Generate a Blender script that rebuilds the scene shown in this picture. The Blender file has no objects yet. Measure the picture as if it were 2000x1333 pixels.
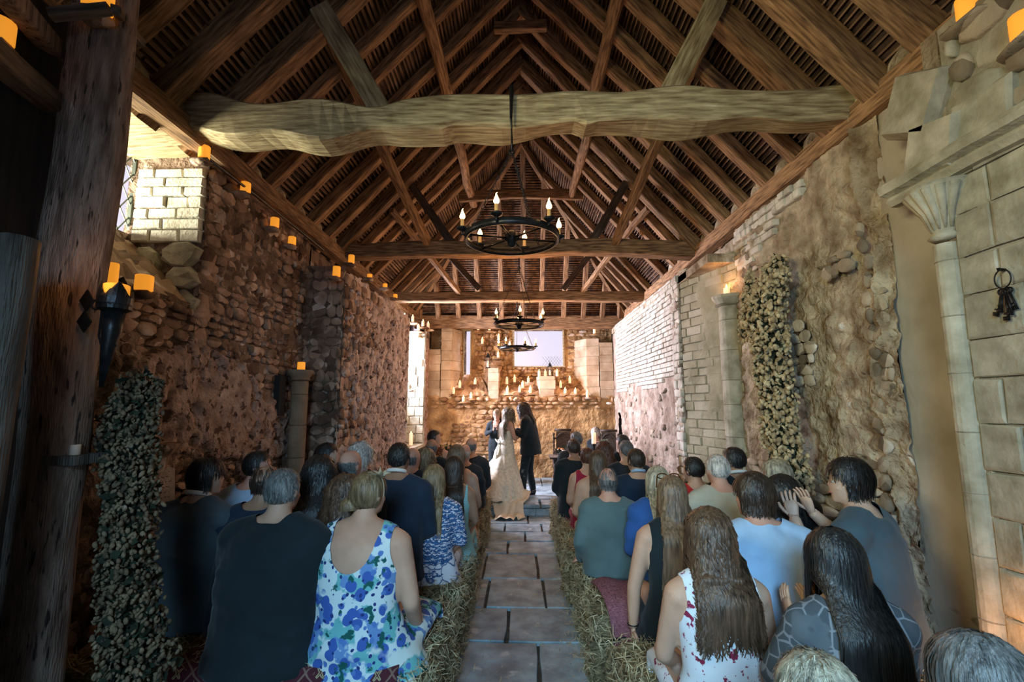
import bpy, math, random
import numpy as np
from mathutils import Vector, Matrix
random.seed(7); rng = np.random.default_rng(7)
S = bpy.context.scene; COL = S.collection
R = math.radians
# ---------------------------------------------------------------- camera, world, lights, exposure
H = 1.85; F = 920.0; PITCH = R(7.52); YAW = R(1.12)
cd = bpy.data.cameras.new('camera'); cam = bpy.data.objects.new('camera', cd); COL.objects.link(cam)
cd.sensor_width = 36; cd.lens = 36*F/2000; cd.clip_start = .05
cam.location = (0, 0, H); cam.rotation_euler = (math.pi/2+PITCH, 0, YAW); S.camera = cam
S.view_settings.view_transform = 'Standard'; S.view_settings.look = 'None'
S.view_settings.exposure = -0.1; S.view_settings.gamma = 1; S.view_settings.use_curve_mapping = False
W = bpy.data.worlds.new('sky'); S.world = W; W.use_nodes = True
W.node_tree.nodes['Background'].inputs[0].default_value = (.75, .70, .87, 1)
W.node_tree.nodes['Background'].inputs[1].default_value = 1.25

def area(name, loc, target, sx, sy, power, col, portal=False, spread=180):
    l = bpy.data.lights.new(name, 'AREA'); l.shape = 'RECTANGLE'; l.size = sx; l.size_y = sy; l.energy = power; l.color = col
    o = bpy.data.objects.new(name, l); COL.objects.link(o); o.location = loc
    o.rotation_euler = (Vector(target)-Vector(loc)).to_track_quat('-Z', 'Y').to_euler()
    l.spread = R(spread)
    if portal: l.cycles.is_portal = True
    return o
def point(name, loc, power, col=(1, .42, .12), r=.04):
    l = bpy.data.lights.new(name, 'POINT'); l.energy = power; l.color = col; l.shadow_soft_size = r
    o = bpy.data.objects.new(name, l); COL.objects.link(o); o.location = loc; return o
area('daylight_chancel_left', (-3.5, 9.75, 2.75), (2.1, 8.1, 2.7), 1.3, 1.3, 1350, (.80, .80, 1.0))
area('daylight_back_window', (.30, 13.4, 5.6), (.1, 9.2, 1.5), 3.0, 1.6, 900, (.84, .82, 1.0))
area('daylight_left_window', (-4.1, 2.95, 3.05), (-1.4, 3.35, 3.95), 1.1, .7, 300, (1, .95, .70))
area('olive_wall_fill', (-1.7, .2, 3.2), (2.45, 4.2, 2.5), .9, .7, 26, (1, .90, .52), spread=85)  # added fill to brighten the right wall; no opening is modelled here
area('daylight_door_behind', (-.3, -2.2, 3.0), (.55, 3.4, .4), 1.2, 1.0, 58, (.38, .72, 1.0), spread=80)
area('teal_shadow_fill', (.4, -2.9, 1.6), (.4, 3.4, 1.5), 2.4, 2.4, 13, (.12, .62, .85))  # added ambient fill that tints the shadows teal
for (x, y, z, p) in ((-1.25, 10.55, 2.5, 9), (.0, 10.45, 2.4, 12), (1.1, 10.55, 2.5, 11), (-1.9, 9.9, 2.9, 6), (.5, 9.9, 1.5, 9), (-1.3, 10.2, 1.5, 8)):
    point('candle_glow', (x, y, z), p, (1, .40, .10), .15)
for (x, y, z, p) in ((-.03, 3.30, 3.14, 5), (-.03, 6.42, 3.1, 48), (-.03, 9.1, 3.1, 80)):
    point('chandelier_glow', (x, y, z), p, (1, .50, .20), .25)

# ---------------------------------------------------------------- helpers
def ray(px, py):
    dx = (px-1000)/F; dy = (666.5-py)/F
    yf = math.cos(PITCH)-dy*math.sin(PITCH); zf = math.sin(PITCH)+dy*math.cos(PITCH)
    return (dx*math.cos(YAW)-yf*math.sin(YAW), dx*math.sin(YAW)+yf*math.cos(YAW), zf)
def atY(px, py, Y):
    r = ray(px, py); t = Y/r[1]; return Vector((r[0]*t, Y, H+r[2]*t))
def atX(px, py, X):
    r = ray(px, py); t = X/r[0]; return Vector((X, r[1]*t, H+r[2]*t))
def atZ(px, py, Z):
    r = ray(px, py); t = (Z-H)/r[2]; return Vector((r[0]*t, r[1]*t, Z))
def hsh(i, j, k, s):
    n = (i*374761393+j*668265263+k*2147483647+s*1274126177) & 0xffffffff
    n = ((n ^ (n >> 13))*1274126177) & 0xffffffff
    return ((n ^ (n >> 16)) & 0xffff)/65535.0
def vnoise(P, s=0):
    P = np.asarray(P, float); f = np.floor(P).astype(np.int64); t = P-f; t = t*t*(3-2*t); r = 0
    for a in (0, 1):
        for b in (0, 1):
            for c in (0, 1):
                w = (t[:, 0] if a else 1-t[:, 0])*(t[:, 1] if b else 1-t[:, 1])*(t[:, 2] if c else 1-t[:, 2])
                r = r+w*hsh(f[:, 0]+a, f[:, 1]+b, f[:, 2]+c, s)
    return r-.5
def fbm(P, o=3, s=0):
    P = np.asarray(P, float); return sum(vnoise(P*2**i, s+i)/2**i for i in range(o))
def sstep(a, b, x):
    t = np.clip((x-a)/(b-a), 0, 1); return t*t*(3-2*t)
def link(name, me, parent=None, mat=None, **kw):
    o = bpy.data.objects.new(name, me); COL.objects.link(o)
    if parent is not None: o.parent = parent
    if mat is not None and len(me.materials) == 0: me.materials.append(mat)
    for k, v in kw.items(): o[k] = v
    return o
def rawmesh(name, V, Fc, smooth=False):
    me = bpy.data.meshes.new(name)
    V = np.asarray(V, dtype=np.float32)
    if isinstance(Fc, np.ndarray):
        n, k = Fc.shape
        me.vertices.add(len(V)); me.vertices.foreach_set('co', V.ravel())
        me.loops.add(n*k); me.loops.foreach_set('vertex_index', Fc.astype(np.int32).ravel())
        me.polygons.add(n); me.polygons.foreach_set('loop_start', np.arange(0, n*k, k, dtype=np.int32))
        me.update(calc_edges=True); me.validate()
    else:
        me.from_pydata(V.tolist(), [], Fc)
    if smooth: me.polygons.foreach_set('use_smooth', [True]*len(me.polygons))
    me.update(); return me
class MB:
    """collects pieces, builds one mesh"""
    def __init__(s): s.V = []; s.F = []; s.n = 0
    def add(s, V, Fc):
        V = np.asarray(V, float)
        s.V.append(V); s.F += [tuple(int(i)+s.n for i in f) for f in Fc]; s.n += len(V)
    def box(s, c, d, M=None):
        x, y, z = np.array(d)/2
        V = np.array([(a*x, b*y, e*z) for a in (-1, 1) for b in (-1, 1) for e in (-1, 1)])
        if M is not None: V = V@np.array(M).T
        s.add(V+np.array(c), [(0, 1, 3, 2), (4, 6, 7, 5), (0, 4, 5, 1), (2, 3, 7, 6), (0, 2, 6, 4), (1, 5, 7, 3)])
    def loft(s, P, rad, n=12, side=None, cap=True, closed=False):
        """rings along P; rad: r or (rx, ry)"""
        V, Fc = loftVF(P, rad, n, side, cap, closed); s.add(V, Fc)
    def lathe(s, prof, n=16, c=(0, 0, 0)):
        V = []; Fc = []
        for (r, z) in prof:
            for i in range(n):
                a = 2*math.pi*i/n; V.append((c[0]+r*math.cos(a), c[1]+r*math.sin(a), c[2]+z))
        m = len(prof)
        for j in range(m-1):
            for i in range(n):
                Fc.append((j*n+i, j*n+(i+1) % n, (j+1)*n+(i+1) % n, (j+1)*n+i))
        Fc.append(tuple(range(n-1, -1, -1))); Fc.append(tuple(range((m-1)*n, m*n)))
        s.add(V, Fc)
    def ell(s, c, r, M=None, n=12, m=8):
        V = []; Fc = []
        for j in range(1, m):
            t = math.pi*j/m
            for i in range(n):
                a = 2*math.pi*i/n; V.append((math.sin(t)*math.cos(a), math.sin(t)*math.sin(a), math.cos(t)))
        V += [(0, 0, 1), (0, 0, -1)]; T = len(V)-2; B = T+1
        for j in range(m-2):
            for i in range(n): Fc.append((j*n+i, (j+1)*n+i, (j+1)*n+(i+1) % n, j*n+(i+1) % n))
        for i in range(n):
            Fc.append((T, i, (i+1) % n)); Fc.append((B, (m-2)*n+(i+1) % n, (m-2)*n+i))
        V = np.array(V)*np.array(r)
        if M is not None: V = V@np.array(M).T
        s.add(V+np.array(c), Fc)
    def mesh(s, name, smooth=False): return rawmesh(name, np.vstack(s.V), s.F, smooth)
    def build(s, name, mat, parent=None, smooth=False, **kw): return link(name, s.mesh(name, smooth), parent, mat, **kw)
def loftVF(P, rad, n=12, side=None, cap=True, closed=False):
    P = [np.array(p, float) for p in P]; V = []; Fc = []; k = len(P); up = None
    for j, p in enumerate(P):
        if closed: t = P[(j+1) % k]-P[j-1]
        else: t = P[min(j+1, k-1)]-P[max(j-1, 0)]
        t = t/(np.linalg.norm(t)+1e-9)
        ref = np.array(side, float) if side is not None else (up if up is not None else np.array((1., 0, 0) if abs(t[0]) < .9 else (0, 1., 0)))
        a = ref-t*ref.dot(t); a /= np.linalg.norm(a)+1e-9; b = np.cross(t, a)
        if side is None: up = a
        r = rad[j] if isinstance(rad, list) else rad
        rx, ry = r if isinstance(r, (list, tuple)) else (r, r)
        for i in range(n):
            an = 2*math.pi*i/n; V.append(p+a*math.cos(an)*rx+b*math.sin(an)*ry)
    for j in range(k if closed else k-1):
        for i in range(n):
            q = (j+1) % k
            Fc.append((j*n+i, j*n+(i+1) % n, q*n+(i+1) % n, q*n+i))
    if cap and not closed:
        Fc.append(tuple(range(n-1, -1, -1))); Fc.append(tuple(range((k-1)*n, k*n)))
    return np.array(V), Fc
def empty(name, loc=(0, 0, 0), rz=0, parent=None, **kw):
    o = bpy.data.objects.new(name, None); COL.objects.link(o); o.location = loc; o.rotation_euler = (0, 0, rz); o.empty_display_size = .1
    if parent: o.parent = parent
    for k, v in kw.items(): o[k] = v
    return o
def kids(o): return [c for c in bpy.data.objects if c.parent == o]
KID = {}
def dup(o, loc, rz=0, scale=None, parent=None, **kw):
    c = o.copy(); COL.objects.link(c); c.parent = parent; c.location = loc
    if rz is not None: c.rotation_euler = (0, 0, rz)
    if scale is not None: c.scale = scale
    for k, v in kw.items(): c[k] = v
    if o.name not in KID: KID[o.name] = kids(o)
    for ch in KID[o.name]:
        d = ch.copy(); COL.objects.link(d); d.parent = c
        if ch.name not in KID: KID[ch.name] = kids(ch)
        for g in KID[ch.name]:
            e = g.copy(); COL.objects.link(e); e.parent = d
    return c

# ---------------------------------------------------------------- materials
MC = {}
def M(name, cols, scale=5., rough=.88, bump=.3, bscale=40., world=False, stretch=(1, 1, 1), vor=None, rnd=0., metal=0., spec=.3, emit=None, est=0., detail=5., bstretch=None, bdist=.02, spots=None, sheen=0, sss=0):
    if name in MC: return MC[name]
    m = bpy.data.materials.new(name); m.use_nodes = True; nt = m.node_tree; N = nt.nodes; L = nt.links
    b = N['Principled BSDF']; b.inputs['Roughness'].default_value = rough; b.inputs['Metallic'].default_value = metal
    b.inputs['Specular IOR Level'].default_value = spec
    if sheen: b.inputs['Sheen Weight'].default_value = sheen
    if world: src = N.new('ShaderNodeNewGeometry').outputs['Position']
    else: src = N.new('ShaderNodeTexCoord').outputs['Object']
    mp = N.new('ShaderNodeMapping'); mp.inputs['Scale'].default_value = stretch; L.new(src, mp.inputs[0])
    if vor:
        t = N.new('ShaderNodeTexVoronoi'); t.inputs['Scale'].default_value = vor; L.new(mp.outputs[0], t.inputs['Vector'])
        sp = N.new('ShaderNodeSeparateColor'); L.new(t.outputs['Color'], sp.inputs[0])
        n2 = N.new('ShaderNodeTexNoise'); n2.inputs['Scale'].default_value = scale; n2.inputs['Detail'].default_value = detail; L.new(mp.outputs[0], n2.inputs['Vector'])
        mx = N.new('ShaderNodeMath'); mx.operation = 'MULTIPLY_ADD'; L.new(sp.outputs[0], mx.inputs[0]); mx.inputs[1].default_value = .45
        m3 = N.new('ShaderNodeMath'); m3.operation = 'MULTIPLY'; L.new(n2.outputs['Fac'], m3.inputs[0]); m3.inputs[1].default_value = .6; L.new(m3.outputs[0], mx.inputs[2])
        fac = mx.outputs[0]
    else:
        t = N.new('ShaderNodeTexNoise'); t.inputs['Scale'].default_value = scale; t.inputs['Detail'].default_value = detail; L.new(mp.outputs[0], t.inputs['Vector']); fac = t.outputs['Fac']
    cr = N.new('ShaderNodeValToRGB'); L.new(fac, cr.inputs[0]); e = cr.color_ramp.elements
    n = len(cols)
    for i, c in enumerate(cols):
        pos = .5 if n == 1 else .3+.4*i/(n-1)
        el = e[0] if i == 0 else (e[1] if i == n-1 and n > 1 else e.new(pos))
        el.position = pos; el.color = (*c, 1)
    if n == 1: e[1].color = (*cols[0], 1)
    out = cr.outputs[0]
    if spots:
        sc, thr, col = spots
        v = N.new('ShaderNodeTexNoise'); v.inputs['Scale'].default_value = sc; v.inputs['Detail'].default_value = 4; L.new(mp.outputs[0], v.inputs['Vector'])
        r2 = N.new('ShaderNodeValToRGB'); r2.color_ramp.elements[0].position = thr-.03; r2.color_ramp.elements[1].position = thr+.03; L.new(v.outputs['Fac'], r2.inputs[0])
        mix = N.new('ShaderNodeMix'); mix.data_type = 'RGBA'; L.new(r2.outputs[0], mix.inputs[0]); L.new(out, mix.inputs[6]); mix.inputs[7].default_value = (*col, 1); out = mix.outputs[2]
    if rnd:
        oi = N.new('ShaderNodeObjectInfo'); mr = N.new('ShaderNodeMapRange'); L.new(oi.outputs['Random'], mr.inputs[0]); mr.inputs[3].default_value = 1-rnd; mr.inputs[4].default_value = 1+rnd
        hs = N.new('ShaderNodeHueSaturation'); L.new(out, hs.inputs['Color']); L.new(mr.outputs[0], hs.inputs['Value']); out = hs.outputs[0]
    L.new(out, b.inputs['Base Color'])
    if bump:
        bt = N.new('ShaderNodeTexNoise'); bt.inputs['Scale'].default_value = bscale; bt.inputs['Detail'].default_value = 4
        if bstretch:
            m2 = N.new('ShaderNodeMapping'); m2.inputs['Scale'].default_value = bstretch; L.new(src, m2.inputs[0]); L.new(m2.outputs[0], bt.inputs['Vector'])
        else: L.new(mp.outputs[0], bt.inputs['Vector'])
        bp = N.new('ShaderNodeBump'); bp.inputs['Strength'].default_value = bump; bp.inputs['Distance'].default_value = bdist; L.new(bt.outputs['Fac'], bp.inputs['Height']); L.new(bp.outputs[0], b.inputs['Normal'])
    if emit: b.inputs['Emission Color'].default_value = (*emit, 1); b.inputs['Emission Strength'].default_value = est
    MC[name] = m; return m
G = lambda c, k: tuple(min(1, x*k) for x in c)
wood = dict(scale=3., stretch=(1.6, 16, 16), bscale=5., bstretch=(3, 60, 60), bump=.45, bdist=.01, rough=.85, detail=9)
m_rafter = M('rafter_oak', [(.07, .036, .018), (.23, .125, .06), (.44, .26, .13)], rnd=.25, **wood)
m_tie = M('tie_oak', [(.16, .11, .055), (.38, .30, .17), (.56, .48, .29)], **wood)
m_darkwood = M('dark_oak', [(.035, .028, .022), (.10, .075, .055), (.17, .125, .09)], **wood)
m_postwood = M('post_oak', [(.10, .065, .05), (.26, .18, .14), (.36, .27, .22)], scale=3., stretch=(9, 9, 1.6), detail=9, bscale=5., bstretch=(26, 26, 4), bump=.8, bdist=.03, spots=(5, .64, (.04, .03, .028)))
m_lath = M('riven_lath', [(.05, .03, .02), (.17, .095, .055), (.32, .19, .11)], scale=2.2, stretch=(5, 1, 5), world=True, bump=.3, bscale=30)
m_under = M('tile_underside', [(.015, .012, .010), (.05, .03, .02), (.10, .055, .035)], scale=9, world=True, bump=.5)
m_mortL = M('mortar_brown', [(.07, .045, .03), (.16, .105, .075), (.26, .18, .135)], scale=4, world=True, bump=.9, bscale=26, bdist=.05, vor=9)
m_stoneL = M('rubble_brown', [(.10, .06, .042), (.25, .155, .105), (.42, .29, .21)], scale=6, world=True, bump=.6, bscale=30, vor=7)
m_plasterP = M('plaster_pink', [(.24, .155, .12), (.42, .30, .25), (.54, .41, .36)], scale=9, world=True, bump=.9, bscale=32, bdist=.04, detail=9, spots=(15, .60, (.09, .055, .04)))
m_plasterP_lit = M('plaster_pink_lit', [(.34, .25, .21), (.56, .45, .40), (.68, .57, .52)], scale=9, world=True, bump=.9, bscale=30, bdist=.04, detail=9, spots=(15, .63, (.14, .09, .07)))  # brighter copy of the pink plaster, chancel light put into its colour
m_mortR = M('plaster_ochre', [(.16, .105, .055), (.36, .27, .16), (.52, .43, .29), (.62, .53, .38)], scale=5.5, world=True, bump=1., bscale=24, bdist=.05, detail=10)
m_stoneR = M('rubble_ochre', [(.14, .11, .075), (.32, .25, .17), (.50, .42, .31)], scale=5, world=True, bump=.6, bscale=26, vor=6)
m_brick = M('lime_brick', [(.40, .37, .29), (.58, .55, .46), (.70, .68, .60)], scale=7, world=True, bump=.5, bscale=40, rnd=.10)
m_mortB = M('lime_mortar', [(.28, .25, .19), (.42, .39, .31)], scale=9, world=True, bump=.6, bscale=50)
m_ashlar = M('ashlar', [(.25, .23, .16), (.43, .41, .31), (.56, .53, .42)], scale=7, detail=9, world=True, bump=.45, bscale=34, rnd=.10)
m_backpl = M('plaster_back', [(.17, .09, .035), (.38, .22, .085), (.54, .35, .16)], scale=3.2, world=True, bump=1., bscale=14, bdist=.05, detail=8)
m_flag = M('flagstone', [(.10, .15, .18), (.19, .28, .33), (.31, .42, .48)], scale=5, world=True, bump=.45, bscale=14, rnd=.14, rough=.55, spec=.45, spots=(6, .66, (.42, .46, .48)))
m_earth = M('earth', [(.03, .028, .024), (.08, .07, .055)], scale=14, world=True, bump=.8, bscale=40)
m_iron = M('black_iron', [(.012, .012, .013), (.03, .03, .032)], scale=20, rough=.38, metal=.6, bump=.1)
# ---------------------------------------------------------------- setting: shell
XL, XR, D, D2, ZP, ZR = -2.6, 2.5, 10.9, 11.4, 3.9, 6.8
class WF:
    def __init__(s, O, U): s.O = np.array(O, float); s.U = np.array(U, float)/np.linalg.norm(U); s.N = np.cross(s.U, (0, 0, 1.)); 
    def flip(s): s.N = -s.N; return s
    def P(s, u, v, d): return s.O+np.outer(u, s.U)+np.outer(v, (0, 0, 1.))+np.outer(d, s.N)
    def M(s, u, v, d, w, h, t, rot=0):
        c, q = math.cos(rot), math.sin(rot); Z = np.array((0, 0, 1.))
        A = np.eye(4); A[:3, 0] = (s.U*c+Z*q)*w; A[:3, 1] = (Z*c-s.U*q)*h; A[:3, 2] = s.N*t; A[:3, 3] = s.P([u], [v], [d])[0]
        return A
def surf(name, wf, u0, u1, v0, v1, res, dfun, mat, keep=None, parent=None, smooth=True, **kw):
    nu = max(2, int((u1-u0)/res)+1); nv = max(2, int((v1-v0)/res)+1)
    U, V = np.meshgrid(np.linspace(u0, u1, nu), np.linspace(v0, v1, nv)); U = U.ravel(); V = V.ravel()
    P = wf.P(U, V, dfun(U, V) if dfun else np.zeros(len(U)))
    i = np.arange(nu-1); j = np.arange(nv-1); I, J = np.meshgrid(i, j); a = (J*nu+I).ravel()
    Fc = np.stack([a, a+1, a+1+nu, a+nu], 1)
    if keep is not None:
        cu = U[Fc].mean(1); cv = V[Fc].mean(1); Fc = Fc[keep(cu, cv)]
    return link(name, rawmesh(name, P, Fc, smooth), parent, mat, **kw)
def stone_var(k, n=8, sq=.5, jit=.12, front=.84):
    r = random.Random(k); ring = []
    for i in range(n):
        a = 2*math.pi*(i+.5)/n; c, s_ = math.cos(a), math.sin(a)
        m = (abs(c)**(2/sq)+abs(s_)**(2/sq))**(-sq/2)*.5 if sq < 1 else .5
        m *= 1+r.uniform(-jit, jit); ring.append((c*m, s_*m))
    V = [(x*1.02, y*1.02, -.25) for x, y in ring]+[(x, y, .45+r.uniform(-.1, .1)) for x, y in ring]+[(x*front+r.uniform(-.04, .04), y*front+r.uniform(-.04, .04), .9+r.uniform(-.2, .2)) for x, y in ring]+[(0, 0, 1.05)]
    Fc = []
    for q in (0, n):
        for i in range(n): Fc.append((q+i, q+(i+1) % n, q+n+(i+1) % n, q+n+i))
    for i in range(n): Fc.append((2*n+i, 2*n+(i+1) % n, 3*n))
    return np.array(V), Fc
def blk_var(k, ch=.04, jit=.02):
    r = random.Random(k); V = []
    for (s_, z) in ((1, -.3), (1, .7), (1-2*ch, 1)):
        for (x, y) in ((-.5, -.5), (.5, -.5), (.5, .5), (-.5, .5)):
            V.append((x*s_+r.uniform(-jit, jit), y*(1-(1-s_)*1.6)+r.uniform(-jit, jit)*1.6, z))
    Fc = [(0, 1, 5, 4), (1, 2, 6, 5), (2, 3, 7, 6), (3, 0, 4, 7), (4, 5, 9, 8), (5, 6, 10, 9), (6, 7, 11, 10), (7, 4, 8, 11), (8, 9, 10, 11)]
    return np.array(V), Fc
RUB = [stone_var(k, sq=.55, jit=.14) for k in range(12)]; RND = [stone_var(50+k, sq=.9, jit=.16, front=.6) for k in range(10)]
BLK = [blk_var(k) for k in range(8)]
MESHC = {}
def var_mesh(V, name, mat):
    key = (id(V), name, mat.name)
    if key not in MESHC: MESHC[key] = rawmesh(name, V[0], V[1], name in ('stone', 'flint', 'quoin_stone', 'ledge_stone')); MESHC[key].materials.append(mat)
    return MESHC[key]
def lay(wf, items, var, name, mat, parent, limit=290, stuff='packed_stones', mats=None):
    """items: (u, v, w, h, d0, t, rot); the largest in view become parts, the rest one stuff part"""
    C = Vector((0, 0, H)); sc = []
    for it in items:
        p = Vector(wf.P([it[0]], [it[1]], [0])[0]); dist = (p-C).length
        vis = 1 if p.y > .9 and abs(p.x) < 1.15*p.y+.2 else .05
        sc.append(it[2]*it[3]/dist**2*vis)
    order = sorted(range(len(items)), key=lambda i: -sc[i]); mb = MB(); ms = mats or [mat]
    for n, i in enumerate(order):
        u, v, w, h, d0, t, rot = items[i]; A = wf.M(u, v, d0, w, h, t, rot); vr = var[i % len(var)]
        if n < limit and sc[i] > 1.2e-5:
            o = bpy.data.objects.new(name, var_mesh(vr, name, ms[(i*7) % len(ms)])); COL.objects.link(o); o.parent = parent; o.matrix_world = Matrix(A.tolist())
        else: mb.add(vr[0]@A[:3, :3].T+A[:3, 3], vr[1])
    if mb.n: mb.build(stuff, mat, parent, kind='stuff')
def courses(u0, u1, v0, v1, h, w, ok=None, hj=.25, wj=.35, gap=.012, d0=0, t=.03, tj=.4, rot=.0, bond=False):
    out = []; v = v0; row = 0
    while v < v1:
        hh = h*(1+random.uniform(-hj, hj)); hh = min(hh, v1-v+.001); u = u0+(random.uniform(-w*.5, 0) if not bond else (-w/2 if row % 2 else 0))
        while u < u1:
            ww = w*(1+random.uniform(-wj, wj)); a = max(u, u0); b = min(u+ww, u1)
            if b-a > w*.25 and hh > h*.3:
                cu, cv = (a+b)/2, v+hh/2
                if ok is None or ok(cu, cv, b-a, hh): out.append((cu, cv, b-a-gap, hh-gap, d0, t*(1+random.uniform(-tj, tj)), random.uniform(-rot, rot)))
            u += ww
        v += hh; row += 1
    return out
def PP(u, v, z=0): return np.stack([np.asarray(u, float), np.asarray(v, float), np.full(np.shape(u), z)], 1)
def one(f): return lambda u, v: float(f(np.array([u]), np.array([v]))[0])
KS = dict(kind='structure')

# floor
fl = surf('floor', WF((0, 0, 0), (1, 0, 0)), -4.6, 3.4, 0, .01, 1, None, m_earth)
bpy.data.objects.remove(fl)
nu, nv = 90, 170; U_, V_ = np.meshgrid(np.linspace(-4.6, 3.4, nu), np.linspace(-3.2, 12, nv)); U_ = U_.ravel(); V_ = V_.ravel()
zz = .02*fbm(PP(U_*3, V_*3), 3)-.022; I, J = np.meshgrid(np.arange(nu-1), np.arange(nv-1)); a = (J*nu+I).ravel()
floor = link('floor', rawmesh('floor', np.stack([U_, V_, zz], 1), np.stack([a, a+1, a+1+nu, a+nu], 1), True), None, m_earth, **KS)
# flagstones of the aisle: rows from the photograph
def slab(x0, x1, y0, y1, z, k, t=.05, par=None, mat=m_flag, name='paving_slab'):
    r = random.Random(k); g = .012; n = []
    for (a, b, c, d) in ((x0+g, y0+g, x1-g, y0+g), (x1-g, y0+g, x1-g, y1-g), (x1-g, y1-g, x0+g, y1-g), (x0+g, y1-g, x0+g, y0+g)):
        for q in (0, .33, .66): n.append((a+(c-a)*q+r.uniform(-.008, .008), b+(d-b)*q+r.uniform(-.008, .008)))
    m = len(n); cx, cy = (x0+x1)/2, (y0+y1)/2; tx, ty = r.uniform(-.008, .008), r.uniform(-.008, .008); V = []
    for (s_, q) in ((1, -t), (1, -.008), (.985, 0)):
        V += [(cx+(x-cx)*s_, cy+(y-cy)*s_, z+q+(x-cx)*tx+(y-cy)*ty) for x, y in n]
    Fc = [(q*m+i, q*m+(i+1) % m, (q+1)*m+(i+1) % m, (q+1)*m+i) for q in (0, 1) for i in range(m)]+[tuple(range(2*m, 3*m))]
    return link(name, rawmesh(name, V, Fc), par or floor, mat)
rows = [(2.6, 3.3, (-.62, -.44, .52)), (3.3, 3.93, (-.62, .12, .58)), (3.93, 4.55, (-.62, -.12, .58)), (4.55, 5.27, (-.62, -.33, .22, .56)), (5.27, 6.1, (-.6, -.42, .18, .44, .56)),
        (6.1, 6.62, (-.58, -.18, .56)), (6.62, 7.1, (-.58, .05, .56)), (7.1, 7.55, (-.58, -.25, .3, .56)), (7.55, 8.06, (-.58, .1, .56)), (1.6, 2.6, (-.66, .1, .6))]
k = 0
for y0, y1, xs in rows:
    for a, b in zip(xs, xs[1:]): k += 1; slab(a, b, y0, y1, .012+random.uniform(-.004, .004), k)
# raised platform
pf = MB(); pf.box((0, 9.5, .07), (4.4, 2.82, .14)); plat = pf.build('trim_1', m_earth, None, **KS)
k = 100
for y0, y1, n in ((8.04, 8.5, 7), (8.5, 9.1, 6), (9.1, 9.8, 6), (9.8, 10.9, 5)):
    for i in range(n): k += 1; slab(-2.15+4.3*i/n, -2.15+4.3*(i+1)/n, y0, y1, .19, k, par=plat)
lay(WF((0, 8.09, 0), (1, 0, 0)), courses(-2.1, 2.1, 0, .13, .13, .4, hj=0, d0=0, t=.03), BLK, 'riser_stone', m_flag, plat)

# left nave wall
wl = WF((XL, 0, 0), (0, 1, 0))
LW = (2.72, 3.62, 2.62, 3.86)
def plL(u, v):
    n = fbm(PP(u*1.6, v*1.6, 3.3), 4, 5); return sstep(-.06, .06, n*1.3+.32-1.0*np.abs(v-1.45)**1.5+.25*np.minimum(0, u-3.4))
def smL(u, v):
    n = fbm(PP(u*2.2, v*2.2, 9), 3, 8); return sstep(-.03, .05, .34-np.hypot((u-4.02)/1.15, (v-1.85)/.85)*.75+n*.35)
def dL(u, v):
    q = plL(u, v); s_ = smL(u, v); pit = sstep(.08, .20, fbm(PP(u*17, v*11, 1), 2, 3))
    return .015+.05*fbm(PP(u*2, v*2, 4), 4)+.055*q+.02*s_-.045*pit*q*(1-.8*s_)+.02*fbm(PP(u*18, v*18, 2), 2, 9)*(1-s_)
wall_left = surf('wall_left', wl, 2.1, 5.55, 0, ZP+.1, .022, dL, m_mortL, keep=lambda u, v: ~((u > LW[0]) & (u < LW[1]) & (v > LW[2]) & (v < LW[3])), **KS)
surf('plaster', wl, 3.05, 5.5, .45, 2.5, .022, lambda u, v: dL(u, v)+.008*(plL(u, v)*2-1), m_plasterP, keep=lambda u, v: (plL(u, v) > .55), parent=wall_left)
okL = lambda u, v, w, h: one(plL)(u, v) < .5 and not (LW[0]-.02 < u < LW[1]+.08 and v > LW[2]-.05)
st = courses(2.1, 5.5, 0, 3.9, .088, .15, okL, hj=.35, wj=.5, gap=.006, d0=.008, t=.032, tj=.7, rot=.25)
lay(wl, st, RUB+RND, 'stone', m_stoneL, wall_left, 295)
# window embrasure in the left wall
m_wmet = M('lead_came', [(.06, .07, .06)], rough=.5, bump=0)
m_glass = bpy.data.materials.new('window_glass'); m_glass.use_nodes = True; nt = m_glass.node_tree; nt.nodes.clear()
_o = nt.nodes.new('ShaderNodeOutputMaterial'); _m = nt.nodes.new('ShaderNodeMixShader'); _t = nt.nodes.new('ShaderNodeBsdfTransparent'); _g = nt.nodes.new('ShaderNodeBsdfGlossy'); _g.inputs['Roughness'].default_value = .35
_m.inputs[0].default_value = .04; nt.links.new(_t.outputs[0], _m.inputs[1]); nt.links.new(_g.outputs[0], _m.inputs[2]); nt.links.new(_m.outputs[0], _o.inputs[0])
wj = WF((0, LW[1], 0), (1, 0, 0)); wj.N = np.array((0, -1., 0))
jn = lambda u, v: .03*fbm(PP(u*5, v*5, 7), 3)
emb = surf('trim_2', wj, XL-.62, XL+.03, 2.3, ZP, .03, jn, m_mortL, **KS)
bs = []
v = 3.13; r_ = 0
for (v0, v1, us) in ((3.13, 3.24, (-3.14, -2.99, -2.75, -2.58)), (3.24, 3.33, (-3.14, -2.9, -2.58)), (3.33, 3.42, (-3.14, -3.02, -2.78, -2.58)), (3.42, 3.52, (-3.14, -2.88, -2.70, -2.58)), (3.52, 3.6, (-3.14, -3.0, -2.74, -2.58)), (3.6, 3.68, (-3.14, -2.9, -2.58)), (3.68, 3.76, (-3.14, -3.0, -2.76, -2.58))):
    for a, b in zip(us, us[1:]): bs.append(((a+b)/2, (v0+v1)/2, b-a-.012, v1-v0-.012, .0, .03+random.uniform(0, .02), 0))
lay(wj, bs, BLK, 'brick', m_brick, emb)
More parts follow.
